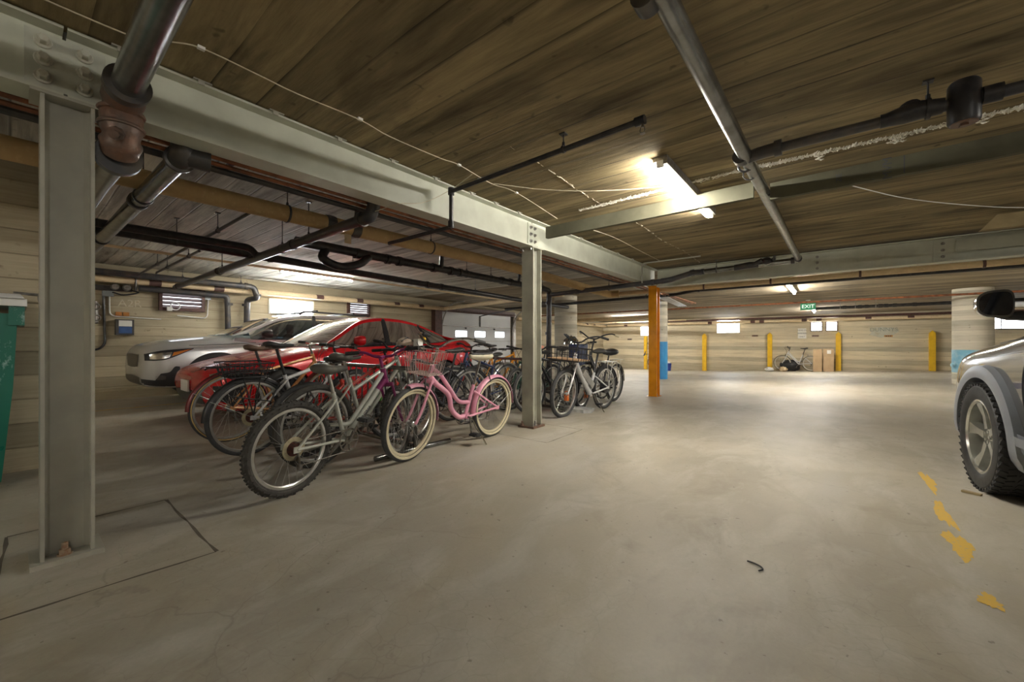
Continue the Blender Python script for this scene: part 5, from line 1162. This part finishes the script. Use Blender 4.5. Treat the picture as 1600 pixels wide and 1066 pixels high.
def bike(label, pos, yaw, group=None, lean=0, steer=0, R=.335, tr=.02, wb=1.05, bbz=.28, sh=.92, stl=.44, ht=.11, sus=0, frame='diamond', paint=None, paint2=None,
         bar='flat', barh=.06, barm=None, saddle=None, sad=(.27,.15,.03,.05), tire=None, rim=None, wall=None, knob=False, fend=None, rackm=None, basket=None, kick=False,
         guard=False, tubr=.016, grip=None, forkm=None, spokes=28, crank=40, rearbasket=False, motor=False, downr=None):
    z0 = fz(*pos)
    r = root('bicycle', (pos[0], pos[1], z0), (math.radians(lean), 0, math.radians(yaw)), label, 'bicycle', group)
    paint = paint or m_blk; WP = dict(knob=knob, tirem=tire or (m_tireg if knob else m_tire), rimm=rim or m_alu, wall=wall, spokes=spokes)
    cs = math.sqrt(.435**2-(R-bbz)**2); BB = Vector((cs,0,bbz)); sd = Vector((-.309,0,.951)); hd = Vector((-.342,0,.94))
    ST = lambda l: BB + sd*l
    HA = lambda z: Vector((wb-.045-(z-R)*.364, 0, z))
    zb = 2*R+.055+sus; ztp = zb+ht; H0, H1 = HA(zb), HA(ztp); S1 = ST(stl); ax = Vector((0,0,R))
    T = Matrix.Translation(HA(R)) @ Matrix.Rotation(math.radians(steer), 4, hd) @ Matrix.Translation(-HA(R))
    tb = tubr; dr = downr or tb*1.15; f = MB(); f2 = MB()
    f.tube([BB-sd*.02, S1+sd*.02], tb, 10); f.tube([H0-hd*.01, H1+hd*.01], tb*1.25, 12)
    f.cyl(BB-Vector((0,.036,0)), BB+Vector((0,.036,0)), .024, n=14)
    if frame == 'diamond':
        f.tube([S1-sd*.02, H1-hd*.03], tb*.95, 10); f.tube([BB, H0+hd*.03], dr, 10)
    elif frame == 'slope':
        f.tube([ST(stl-.10), H1-hd*.03], tb, 10); f.tube([BB, H0+hd*.02], dr, 10)
    elif frame == 'step':      # low top tube that kinks into the seat tube, heavy two-tone down tube
        a = ST(.12); e = H1-hd*.03; f.tube(bend([a+Vector((.0,0,0)), a+Vector((.07,0,-.01)), a.lerp(e,.26)+Vector((.03,0,-.035)), e], .05), tb*1.05, 10)
        dn = H0+hd*.02; mid = BB.lerp(dn, .80); f.tube([BB, mid], dr*1.15, 12); (f2 if paint2 else f).tube([mid, dn], dr*1.2, 12)
        if paint2: f2.tube([H0-hd*.012, H1+hd*.005], tb*1.42, 12)
    elif frame == 'cruiser':
        f.tube(spline([H1-hd*.02, H1+Vector((-.10,0,-.085)), Vector((cs+.24,0,bbz+.30)), Vector((cs+.11,0,bbz+.165)), ST(.14)], 6), tb*1.1, 12)
        f.tube(spline([H0+hd*.02, H0+Vector((-.09,0,-.06)), Vector((cs+.25,0,bbz+.24)), Vector((cs+.20,0,bbz+.10)), Vector((cs+.10,0,bbz+.01)), BB], 6), tb*1.35, 12)
    elif frame == 'stepthru':
        f.tube([BB, H0+hd*.03], dr*1.5, 12); f.tube(spline([ST(.2), ST(.2)+Vector((.2,0,-.02)), H1-hd*.05], 5), tb, 10)
    stt = S1 - sd*.03 if frame != 'cruiser' else ST(.26)
    for s in (-1,1):
        f.tube(bend([BB+Vector((-.02,s*.03,0)), Vector((cs-.10,s*.036,bbz+.01)), ax+Vector((.03,s*.062,-.002)), ax+Vector((0,s*.064,0))], .03), tb*.62, 8)
        f.tube(bend([stt+Vector((0,s*.02,0)), stt.lerp(ax,.25)+Vector((0,s*.04,0)), ax+Vector((0,s*.064,0))], .03), tb*.55, 8)
        f.cbox(ax+Vector((0,s*.064,0)), (.05,.006,.04))
    fr = ob('frame', f, paint, r)
    if paint2: ob('painted_tube', f2, paint2, fr)
    k = MB()
    for s in (-1,1):
        C0 = H0-hd*.03+Vector((0,s*.05,0)); A = Vector((wb,s*.052,R))
        if sus: k.tube([C0+hd*.0, C0.lerp(A,.55)], .016, 10); k.tube([C0.lerp(A,.5), A-Vector((.0,0,-.0))], .020, 10)
        else: k.tube(bend([C0, C0.lerp(A,.7)+Vector((-.015,0,0)), A], .12), [tb*.8]*2+[tb*.72]*5+[tb*.5] if False else tb*.68, 10)
    k.tube([H0-hd*.03+Vector((0,-.06,0)), H0-hd*.03+Vector((0,.06,0))], tb*1.1, 10); k.xf(T); ob('fork', k, forkm or paint, r)
    bwheel(r, 0, R, tr, WP); bwheel(r, wb, R, tr, WP, T, True)
    # seat post, saddle
    top = BB + sd*((sh-.04-bbz)/.951)
    ob('seatpost', MB().tube([S1, top], .0135, 10).cbox(top+Vector((0,0,0)), (.05,.045,.02)), m_chrome if paint in (m_pink, m_sil) else m_plast, r)
    sm = MB().box((0,0,0),(0,0,0)) if False else saddle_mesh(top.x+.01, sh, *sad)
    so = ob('saddle', sm, saddle or m_bsad, r, ang=60)
    rl = MB()
    for s in (-1,1): rl.tube([(top.x-.08,s*.03,sh-.035),(top.x-.04,s*.022,sh-.05),(top.x+.05,s*.022,sh-.05),(top.x+.12,s*.012,sh-.03)], .004, 5)
    ob('saddle_rails', rl, m_dull, so)
    # bars
    st = H1+hd*barh; b = MB(); g_ = MB(); ext = .07 if bar != 'cruiser' else .035
    b.tube([H1, st], .0135, 10)
    bc = st+Vector((ext,0,.012)); b.tube([st, bc], .015, 10)
    if bar in ('flat','riser'):
        u = .05 if bar == 'riser' else .008
        pts = [(bc.x-.03,-.31,bc.z+u),(bc.x-.005,-.16,bc.z+u),(bc.x,-.07,bc.z),(bc.x,.07,bc.z),(bc.x-.005,.16,bc.z+u),(bc.x-.03,.31,bc.z+u)]
        b.tube(bend(pts,.04), .0115, 8)
        for s in (-1,1): g_.tube([(bc.x-.03,s*.315,bc.z+u),(bc.x-.016,s*.20,bc.z+u)], .0165, 10)
        for s in (-1,1): b.tube([(bc.x+.0,s*.19,bc.z+u),(bc.x+.05,s*.20,bc.z+u-.02),(bc.x+.045,s*.29,bc.z+u-.03)], .005, 6)
    elif bar == 'drop':
        for s in (-1,1):
            b.tube(bend([(bc.x,0,bc.z),(bc.x,s*.20,bc.z),(bc.x+.09,s*.21,bc.z),(bc.x+.10,s*.21,bc.z-.07),(bc.x+.02,s*.21,bc.z-.13),(bc.x-.06,s*.21,bc.z-.13)], .04), .012, 8)
            g_.tube([(bc.x+.05,s*.21,bc.z+.005),(bc.x+.12,s*.21,bc.z+.03),(bc.x+.13,s*.21,bc.z+.06)], .014, 8)
    else:   # swept back cruiser bar
        for s in (-1,1):
            b.tube(spline([(bc.x,0,bc.z),(bc.x+.01,s*.07,bc.z+.01),(bc.x+.01,s*.17,bc.z+.07),(bc.x-.08,s*.27,bc.z+.10),(bc.x-.26,s*.32,bc.z+.07)], 6), .0115, 8)
            g_.tube([(bc.x-.16,s*.295,bc.z+.09),(bc.x-.29,s*.325,bc.z+.065)], .017, 10)
    cab = MB()
    for s in (-1,1): cab.tube(spline([(bc.x+.04,s*.18,bc.z+.02),(bc.x+.13,s*.09,bc.z+.01),(bc.x+.06,s*.03,bc.z-.12),(H0.x+.03,s*.02,H0.z)], 5), .0028, 5)
    for q in (b, g_, cab): q.xf(T)
    bo = ob('handlebar', b, barm or m_plast, r); 
    for s in (0,1): pass
    ob('grips', g_, grip or m_black, bo) if False else None
    half = len(g_.v)//2
    for lo, hi in ((0,half),(half,len(g_.v))):
        q = MB(); q.v = g_.v[lo:hi]; q.f = [tuple(i-lo for i in f_) for f_ in g_.f if lo <= f_[0] < hi]; q.m = [0]*len(q.f); ob('grip', q, grip or m_black, bo)
    ob('brake_cable', cab, m_black, bo)
    # drivetrain on the right side (-y)
    c = MB(); c.torus(BB+Vector((0,-.048,0)), (0,1,0), .082, .006, 36, 6, .7); c.lathe([(.03,-.004),(.03,.004)], BB+Vector((0,-.048,0)), (0,1,0), 14)
    ca = math.radians(crank)
    for i in range(5):
        a = ca + 2*PI*i/5; c.tube([BB+Vector((0,-.048,0)), BB+Vector((.08*math.cos(a),-.048,.08*math.sin(a)))], .006, 5)
    cd = Vector((math.cos(ca),0,math.sin(ca)))
    for s in (-1,1): c.tube([BB+Vector((0,s*.062,0)), BB+Vector((0,s*.07,0))-cd*s*.17], .0095, 8)
    c.cyl(BB-Vector((0,.065,0)), BB+Vector((0,.065,0)), .009, n=8); co = ob('crankset', c, m_dull, r)
    for s in (-1,1):
        p = BB+Vector((0,s*.115,0))-cd*s*.17; ob('pedal', MB().cbox(p, (.09,.08,.018)).cbox(p+Vector((0,0,0)),(.05,.09,.028)), m_plast, co, flat=True)
    ch = MB(); ch.tube([BB+Vector((0,-.048,.082)), Vector((0,-.04,R+.04))], .004, 4); ch.tube([BB+Vector((0,-.048,-.082)), Vector((.03,-.04,R-.12)), Vector((.0,-.04,R-.09))], .004, 4); ob('chain', ch, m_dull, r)
    ca_ = MB()
    for i, q in enumerate((.048,.042,.036,.030,.024)): ca_.lathe([(q,-.0015),(q,.0015)], (0,-.030-.006*i,R), (0,1,0), 22)
    ob('cassette', ca_, m_sprock if guard else m_dull, r)
    if guard: ob('spoke_guard', MB().lathe([(.02,-.001),(.075,-.003),(.078,0),(.075,.001),(.02,.001)], (0,-.026,R), (0,1,0), 36), m_crust2, r)
    d = MB(); d.tube([(.0,-.06,R-.01),(.02,-.06,R-.06),(.03,-.05,R-.13)], .008, 6); d.lathe([(.02,-.004),(.02,.004)], (.015,-.045,R-.065),(0,1,0),10); d.lathe([(.02,-.004),(.02,.004)], (.035,-.045,R-.125),(0,1,0),10); ob('derailleur', d, m_dull, r)
    bk = MB(); bz = 2*R-tr*.5
    for s in (-1,1): bk.tube([(.1,s*.03,bz-.03),(.13,s*.035,bz+.02),(.12,s*.01,bz+.06)], .006, 5)
    ob('rear_brake', bk, m_plast, r)
    bk = MB()
    for s in (-1,1): bk.tube([(wb-.16+.04,s*.032,2*R-.06),(wb-.10,s*.04,2*R+.0),(wb-.13,s*.012,2*R+.05)], .006, 5)
    bk.xf(T); ob('front_brake', bk, m_plast, r)
    if fend:
        w_ = tr*1.45; q = fender(0, R, R, w_, 180, -5); ob('rear_fender', q, fend, r)
        q = fender(wb, R, R, w_, 185, 78, T) if True else None; ob('front_fender', q, fend, r)
        sy = MB()
        for s in (-1,1): sy.tube([(0,s*.06,R),(-(R+.012)*math.cos(.5),s*w_,R+(R+.012)*math.sin(.5))], .0028, 5)
        ob('fender_stay', sy, m_spoke, r)
    if rackm:
        q = MB(); zr = 2*R+.06
        for s in (-1,1):
            q.tube(bend([(.16,s*.05,zr+.0),(-.22,s*.06,zr),(-.24,s*.06,zr-.02)], .02), .006, 7); q.tube([(0,s*.066,R+.02),(-.10,s*.065,zr)], .006, 7); q.tube([(0,s*.066,R+.02),(.06,s*.06,zr)], .006, 7); q.tube([(.16,s*.05,zr),(.22,s*.02,zr+.0)],.005,6)
        for x in (-.2,-.1,0,.1): q.tube([(x,-.055,zr),(x,.055,zr)], .005, 6)
        ob('luggage_rack', q, rackm, r)
    if rearbasket:
        q = wire_basket(MB(), (-.05,0,2*R+.02), (.30,.22), (.36,.28), .12, 9, 6, .0028, 3); q.tube([(-.23,-.14,2*R-.12),(.1,-.15,2*R-.2),(.2,-.1,2*R-.05)], .006, 6); ob('rear_basket', q, m_plast, r)
    if basket:
        q = MB(); wire_basket(q, *basket[0]); q.xf(T); bq = ob('front_basket', q, basket[1], r)
        if len(basket) > 2:
            (cx, cy, cz_), sb = basket[0][0], basket[0][1]; q = MB().box((cx-sb[0]/2+.01,cy-sb[1]/2+.01,cz_+.004),(cx+sb[0]/2-.01,cy+sb[1]/2-.01,cz_+.016)); q.xf(T); ob('basket_board', q, basket[2], bq, flat=True)
    if kick:
        ks = 1 if kick > 0 else -1; q = MB().tube([BB+Vector((-.06,ks*.03,-.02)), Vector((cs-.12+(.12 if abs(kick)>1 else 0),ks*.19,.012))], .008, 8); ob('kickstand', q, m_chrome, r)
    if motor: ob('hub_motor', MB().lathe([(.03,-.045),(.09,-.035),(.095,0),(.09,.035),(.03,.045)], (0,0,R),(0,1,0),28), m_blk, r)
    return r, T, dict(BB=BB, H0=H0, H1=H1, S1=S1, ST=ST, R=R, wb=wb, bc=bc)

G1 = 'bicycles parked in the near rack'; G2 = 'bicycles parked between the two columns'
A, TA, KA = bike('silver step-through mountain bicycle with plum head tube and knobby tires nearest the camera', (-2.79,1.135), 103, G1, lean=3, R=.312, tr=.027, wb=1.02, knob=True, frame='step', paint=m_sil, paint2=m_pur,
     bar='riser', barm=m_pur, saddle=m_gsad, sad=(.27,.19,.035,.07), sh=.84, stl=.36, guard=True, crank=60, tubr=.0165, sus=0, steer=22, barh=.09, forkm=m_pur, downr=.021)
# frame lettering MAGNA on the down tube, right and left sides
bb, dn = KA['BB'], KA['H0']; u = (dn-bb).normalized(); n_ = Vector((0,-1,0)); up = u.cross(Vector((0,-1,0))) * -1
for s in (-1,1):
    ux = u if s < 0 else -u; uz = Vector((-u.z,0,u.x)); Mx = axes(bb.lerp(dn,.42)+Vector((0,s*.0255,0)), ux, uz if s < 0 else uz)
    t_ = text('frame_lettering', 'MAGNA', .042, Mx, m_ink, A, .0008)
B, TB, KB = bike('pink cruiser bicycle with white wire basket and cream tires', (-2.88,3.22), -87, None, lean=-4, steer=8, R=.322, tr=.025, wb=1.12, frame='cruiser', paint=m_pink, bar='cruiser', barm=m_chrome, barh=.17, ht=.10,
     saddle=m_csad, sad=(.27,.23,.05,.085), sh=.90, stl=.30, wall=m_cwall, rim=m_cwall, fend=m_pink, kick=1, crank=80, tubr=.018, basket=(((1.0,0,.74),(.18,.24),(.22,.31),.20,8,9,.0022,2), m_bwire))
ob('saddle_cover', MB().add(*(lambda s: (s.v, s.f))(saddle_mesh(KB['BB'].x-.309*(.90-.04-.28)/.951+.006, .912, .265, .20, .04, .05))), m_plast, B, ang=60, label='black saddle top')
C_, TC, KC = bike('dusty silver mountain bicycle leaning behind the silver step-through one', (-3.26,1.53), 95, G1, lean=0, R=.335, tr=.027, wb=1.05, frame='slope', paint=m_sil, bar='flat', saddle=m_gsad, sad=(.28,.16,.03,.06), sh=.90, stl=.42, sus=.03, crank=20, steer=10, tire=m_tireg)
D_, TD, KD = bike('white hybrid bicycle with black fender and wire basket over the back wheel', (-4.08,1.32), 96, G1, lean=3, R=.345, tr=.019, wb=1.06, frame='diamond', paint=m_wht, bar='flat', barh=.10, saddle=m_bsad, sad=(.27,.16,.03,.05), sh=1.0, stl=.42, fend=m_plast, rackm=m_plast, rearbasket=True, crank=10, guard=True, tubr=.018)
E_, TE, KE = bike('copper orange bicycle with maroon fenders and tan tires beside the red sedan', (-4.80,1.38), 93, G1, lean=3, R=.35, tr=.018, wb=1.06, frame='diamond', paint=m_brz, bar='flat', barh=.12, barm=m_chrome, saddle=m_brs, sad=(.27,.17,.04,.06), sh=.97, stl=.46, fend=m_mar, wall=m_twall, rackm=m_plast, crank=70)
F_, TF, KF = bike('red mountain bicycle hidden between the silver and white ones', (-3.62,1.62), 94, G1, lean=2, R=.33, tr=.025, wb=1.05, frame='slope', paint=m_rbk, bar='riser', barh=.08, saddle=m_bsad, sh=.86, stl=.38, sus=.03, crank=-30, steer=-12)
G_, TG, KG = bike('black bicycle facing the camera behind the pink cruiser basket', (-3.55,3.55), -92, G1, lean=-2, R=.345, tr=.020, wb=1.05, frame='diamond', paint=m_blk, bar='flat', barh=.10, barm=m_chrome, saddle=m_bsad, sh=.93, stl=.44, crank=50, fend=m_plast)
H_, TH, KH = bike('navy hybrid bicycle with bright metal fenders behind the pink saddle', (-3.88,4.66), -90, G1, lean=-2, R=.352, tr=.021, wb=1.08, frame='diamond', paint=m_nvy, bar='flat', barh=.02, saddle=m_bsad, sh=.86, stl=.42, crank=30, fend=m_alu, steer=-6)
I_, TI, KI = bike('orange mountain bicycle with black saddle before the garage door', (-4.46,4.68), 88, G2, lean=2, R=.34, tr=.024, wb=1.05, frame='slope', paint=m_orn, bar='flat', barh=.05, saddle=m_bsad, sad=(.28,.15,.03,.05), sh=.99, stl=.52, crank=0, forkm=m_orn, steer=12)
J_, TJ, KJ = bike('black bicycle with tall stem beside the orange mountain bicycle', (-4.95,5.75), -88, G2, lean=-2, R=.34, tr=.022, wb=1.06, frame='slope', paint=m_blk, bar='riser', barh=.12, saddle=m_bsad, sh=.93, stl=.42, crank=45, forkm=m_blk)
K_, TK, KK = bike('dark green mountain bicycle just right of the olive column', (-3.85,5.85), -90, G2, lean=-3, R=.335, tr=.025, wb=1.05, frame='slope', paint=m_grn, bar='flat', barh=.06, saddle=m_bsad, sh=.90, stl=.42, sus=.03, crank=20, steer=14)
L_, TL, KL = bike('black mountain bicycle crowded behind the wire cargo basket', (-3.45,5.78), -92, G2, lean=-2, R=.335, tr=.024, wb=1.05, frame='diamond', paint=m_blk, bar='riser', barh=.08, saddle=m_bsad, sh=.95, stl=.46, crank=70, steer=-8)
M_, TM, KM = bike('silver electric bicycle with black front cargo basket and rear rack', (-2.83,5.80), -94, None, lean=-3, steer=4, R=.34, tr=.027, wb=1.08, frame='stepthru', paint=m_wht, bar='cruiser', barh=.16, ht=.14, barm=m_blk, saddle=m_bsad, sad=(.27,.2,.04,.07), sh=.93, stl=.30, crank=60, rackm=m_alu, kick=1, motor=True, tubr=.02, fend=m_plast,
     basket=(((1.03,0,.80),(.34,.50),(.36,.52),.16,5,6,.004,2), m_plast, m_wood), forkm=m_alu)
ob('battery_case', MB().cbox((KM['BB']+Vector((.10,0,.22))), (.09,.08,.36), Matrix.Rotation(.9,4,'Y')), m_alu, M_, ang=30)
N_, TN, KN = bike('black electric bicycle with wide saddle and beige rear fender beyond the silver electric one', (-3.1,6.75), -91, G2, lean=-2, R=.345, tr=.03, wb=1.12, frame='stepthru', paint=m_blk, bar='cruiser', barh=.22, ht=.15, barm=m_blk, saddle=m_blk, sad=(.42,.26,.07,.11), sh=.93, stl=.30, crank=0, fend=m_fbei, steer=10, grip=m_cwall, rackm=m_fbei)
O_, TO, KO = bike('white city bicycle tucked between the two electric bicycles', (-3.42,6.95), -91, G2, lean=-2, R=.34, tr=.022, wb=1.06, frame='diamond', paint=m_wht, bar='riser', barh=.16, barm=m_chrome, saddle=m_bsad, sh=.92, stl=.44, crank=90, steer=-10)
P_, TP_, KP = bike('white bicycle leaning on the far wall beside the cardboard boxes', (-.80,20.95), 176, None, lean=5, R=.33, tr=.024, wb=1.02, frame='step', paint=m_wht, bar='riser', barh=.14, saddle=m_bsad, sh=.98, stl=.42, crank=120, wall=m_cwall, spokes=18)
Q_, TQ, KQ = bike('dark bicycle standing on end by the round column with blue base', (-7.35,20.6), 10, None, lean=0, R=.33, tr=.02, wb=1.0, frame='diamond', paint=m_blk, saddle=m_bsad, spokes=16)
Q_.rotation_euler = (math.radians(8), math.radians(-72), math.radians(20)); Q_.location = (-6.95,20.7,fz(-7,20.7)+.33)

# locks, helmets and odds and ends hanging on the bicycles
def lock(p, lab):
    g = MB(); g.cbox(p, (.05,.05,.075)); o = ob('padlock', g, m_lock, label=lab, cat='lock', ang=30)
    ob('shackle', MB().torus((p[0],p[1],p[2]+.06),(.2,1,0),.035,.008,20,8), m_lock, o)
lock((-2.97,4.92,.22), 'orange lock hanging in the front wheel of the silver electric bicycle'); lock((-2.98,5.50,.19), 'orange lock below the frame of the silver electric bicycle')
g = MB(); g.torus((0,0,0),(.3,1,.2),.07,.010,24,8); o = ob('cable_lock', g, M('bright green cable lock',(.10,.55,.05),.4), label='bright green coiled lock among the silver frames', cat='lock'); o.location = (-3.42,2.2,.52)
def helmet(p, mat, lab, sc=1):
    g = MB(); S = []
    for i in range(9):
        t = PI*.5*i/8; q = max(.02, math.cos(t)); S.append([(p[0]+.10*sc*q*math.cos(a), p[1]+.13*sc*q*math.sin(a), p[2]+.11*sc*math.sin(t)) for a in [2*PI*k/20 for k in range(20)]])
    g.rings(S); o = ob('helmet', g, mat, label=lab, cat='helmet', ang=60)
    v = MB()
    for dx in (-.05,0,.05): v.tube([(p[0]+dx*sc, p[1]-.10*sc, p[2]+.05*sc),(p[0]+dx*sc, p[1], p[2]+.112*sc*(1-abs(dx)*2)),(p[0]+dx*sc, p[1]+.10*sc, p[2]+.05*sc)], .010*sc, 6)
    ob('vent', v, m_plast, o); 
    ob('chin_strap', MB().tube([(p[0]-.08*sc,p[1],p[2]),(p[0]-.03*sc,p[1],p[2]-.1*sc),(p[0]+.08*sc,p[1],p[2])], .004, 5), m_black, o)
helmet((-3.30,2.42,.98), M('pale tan helmet shell',(.42,.33,.25),.4), 'pale tan helmet hanging on the handlebars behind the plum bars', .7)
helmet((-3.15,5.35,.98), m_chrome, 'shiny silver and black helmet on the electric bicycles', 1.1)
g = MB(); g.cbox((-3.2,2.5,.99),(.07,.06,.10)); o = ob('handlebar_pouch', g, m_paper, label='small white pouch with a yellow flower hung on handlebars', cat='bag', ang=30); ob('flower', MB().ball((-3.15,2.53,1.04),(.022,.022,.022),8,6), m_yellow, o)
g = MB(); g.ball((-3.5,4.98,.93),(.10,.08,.04),12,8); ob('hand_towel', g, M('salmon cloth',(.75,.30,.20),.8), label='salmon pink cloth lying on the handlebars above the cargo basket', cat='cloth')
g = MB(); g.box((-3.55,5.95,.62),(-3.35,6.25,.98)); ob('pannier_bag', g, m_nvy, label='dark blue bag standing among the bicycles by the bare column', cat='bag', ang=30)

# ---- grid racks
def grid_rack(x0, x1, y, h, lab):
    r = root('bike_rack', ((x0+x1)/2, y, fz((x0+x1)/2,y)), (0,0,0), lab, 'bike rack', 'galvanized bike racks'); w = (x1-x0)/2
    g = MB(); g.tube(bend([(-w,0,.04),(-w,0,h),(w,0,h),(w,0,.04)], .08), .021, 10); ob('frame', g, m_galv, r)
    g = MB(); n = int(2*w/.11)
    for i in range(1, n):
        x = -w+2*w*i/n; g.cyl((x,0,.06),(x,0,h-.01),.009,n=6)
    ob('wheel_slots', g, m_galv, r)
    for s in (-1,1): ob('foot', MB().tube(bend([(s*w,-.42,.022),(s*w,.42,.022)], .02), .024, 12), m_galv, r)
    ob('ground_rail', MB().tube([(-w,0,.045),(w,0,.045)], .021, 10), m_galv, r)
    return r
grid_rack(-4.95, -3.02, 2.33, .76, 'galvanized grid rack holding the near bicycles')
grid_rack(-4.9, -3.05, 5.18, .76, 'galvanized grid rack holding the bicycles beyond the olive column')
g = MB(); rn = random.Random(4)
P = [(-.30+.6*rn.random()*0+.3*math.cos(2*PI*i/14)*(1+rn.uniform(-.2,.2)), .17*math.sin(2*PI*i/14)*(1+rn.uniform(-.2,.2))) for i in range(14)]
g.prism(P, (-2.78,5.32,.0), (1,0,0), (0,1,0), .05); g.v = [(a+.3, b, c) for a, b, c in g.v]; g.v = [(a-.25,b,c+fz(a,b)) for a,b,c in g.v]
ob('concrete_pad', g, M('pale broken concrete',(.42,.42,.40),.9,0,(.3,.3,.28),9,.4), label='broken pale concrete lump under the silver electric bicycle', cat='rubble', ang=30)

# text curves become plain meshes
dg = bpy.context.evaluated_depsgraph_get(); dg.update()
for o in [o for o in SC.objects if o.type == 'FONT']:
    me = bpy.data.meshes.new_from_object(o.evaluated_get(dg)); n = bpy.data.objects.new(o.name, me); COL.objects.link(n)
    n.matrix_local = o.matrix_basis.copy() if o.parent else o.matrix_world.copy()
    if o.parent: n.parent = o.parent
    for k in ('label','category','group','kind'):
        if k in o: n[k] = o[k]
    nm = o.name; bpy.data.objects.remove(o); n.name = nm
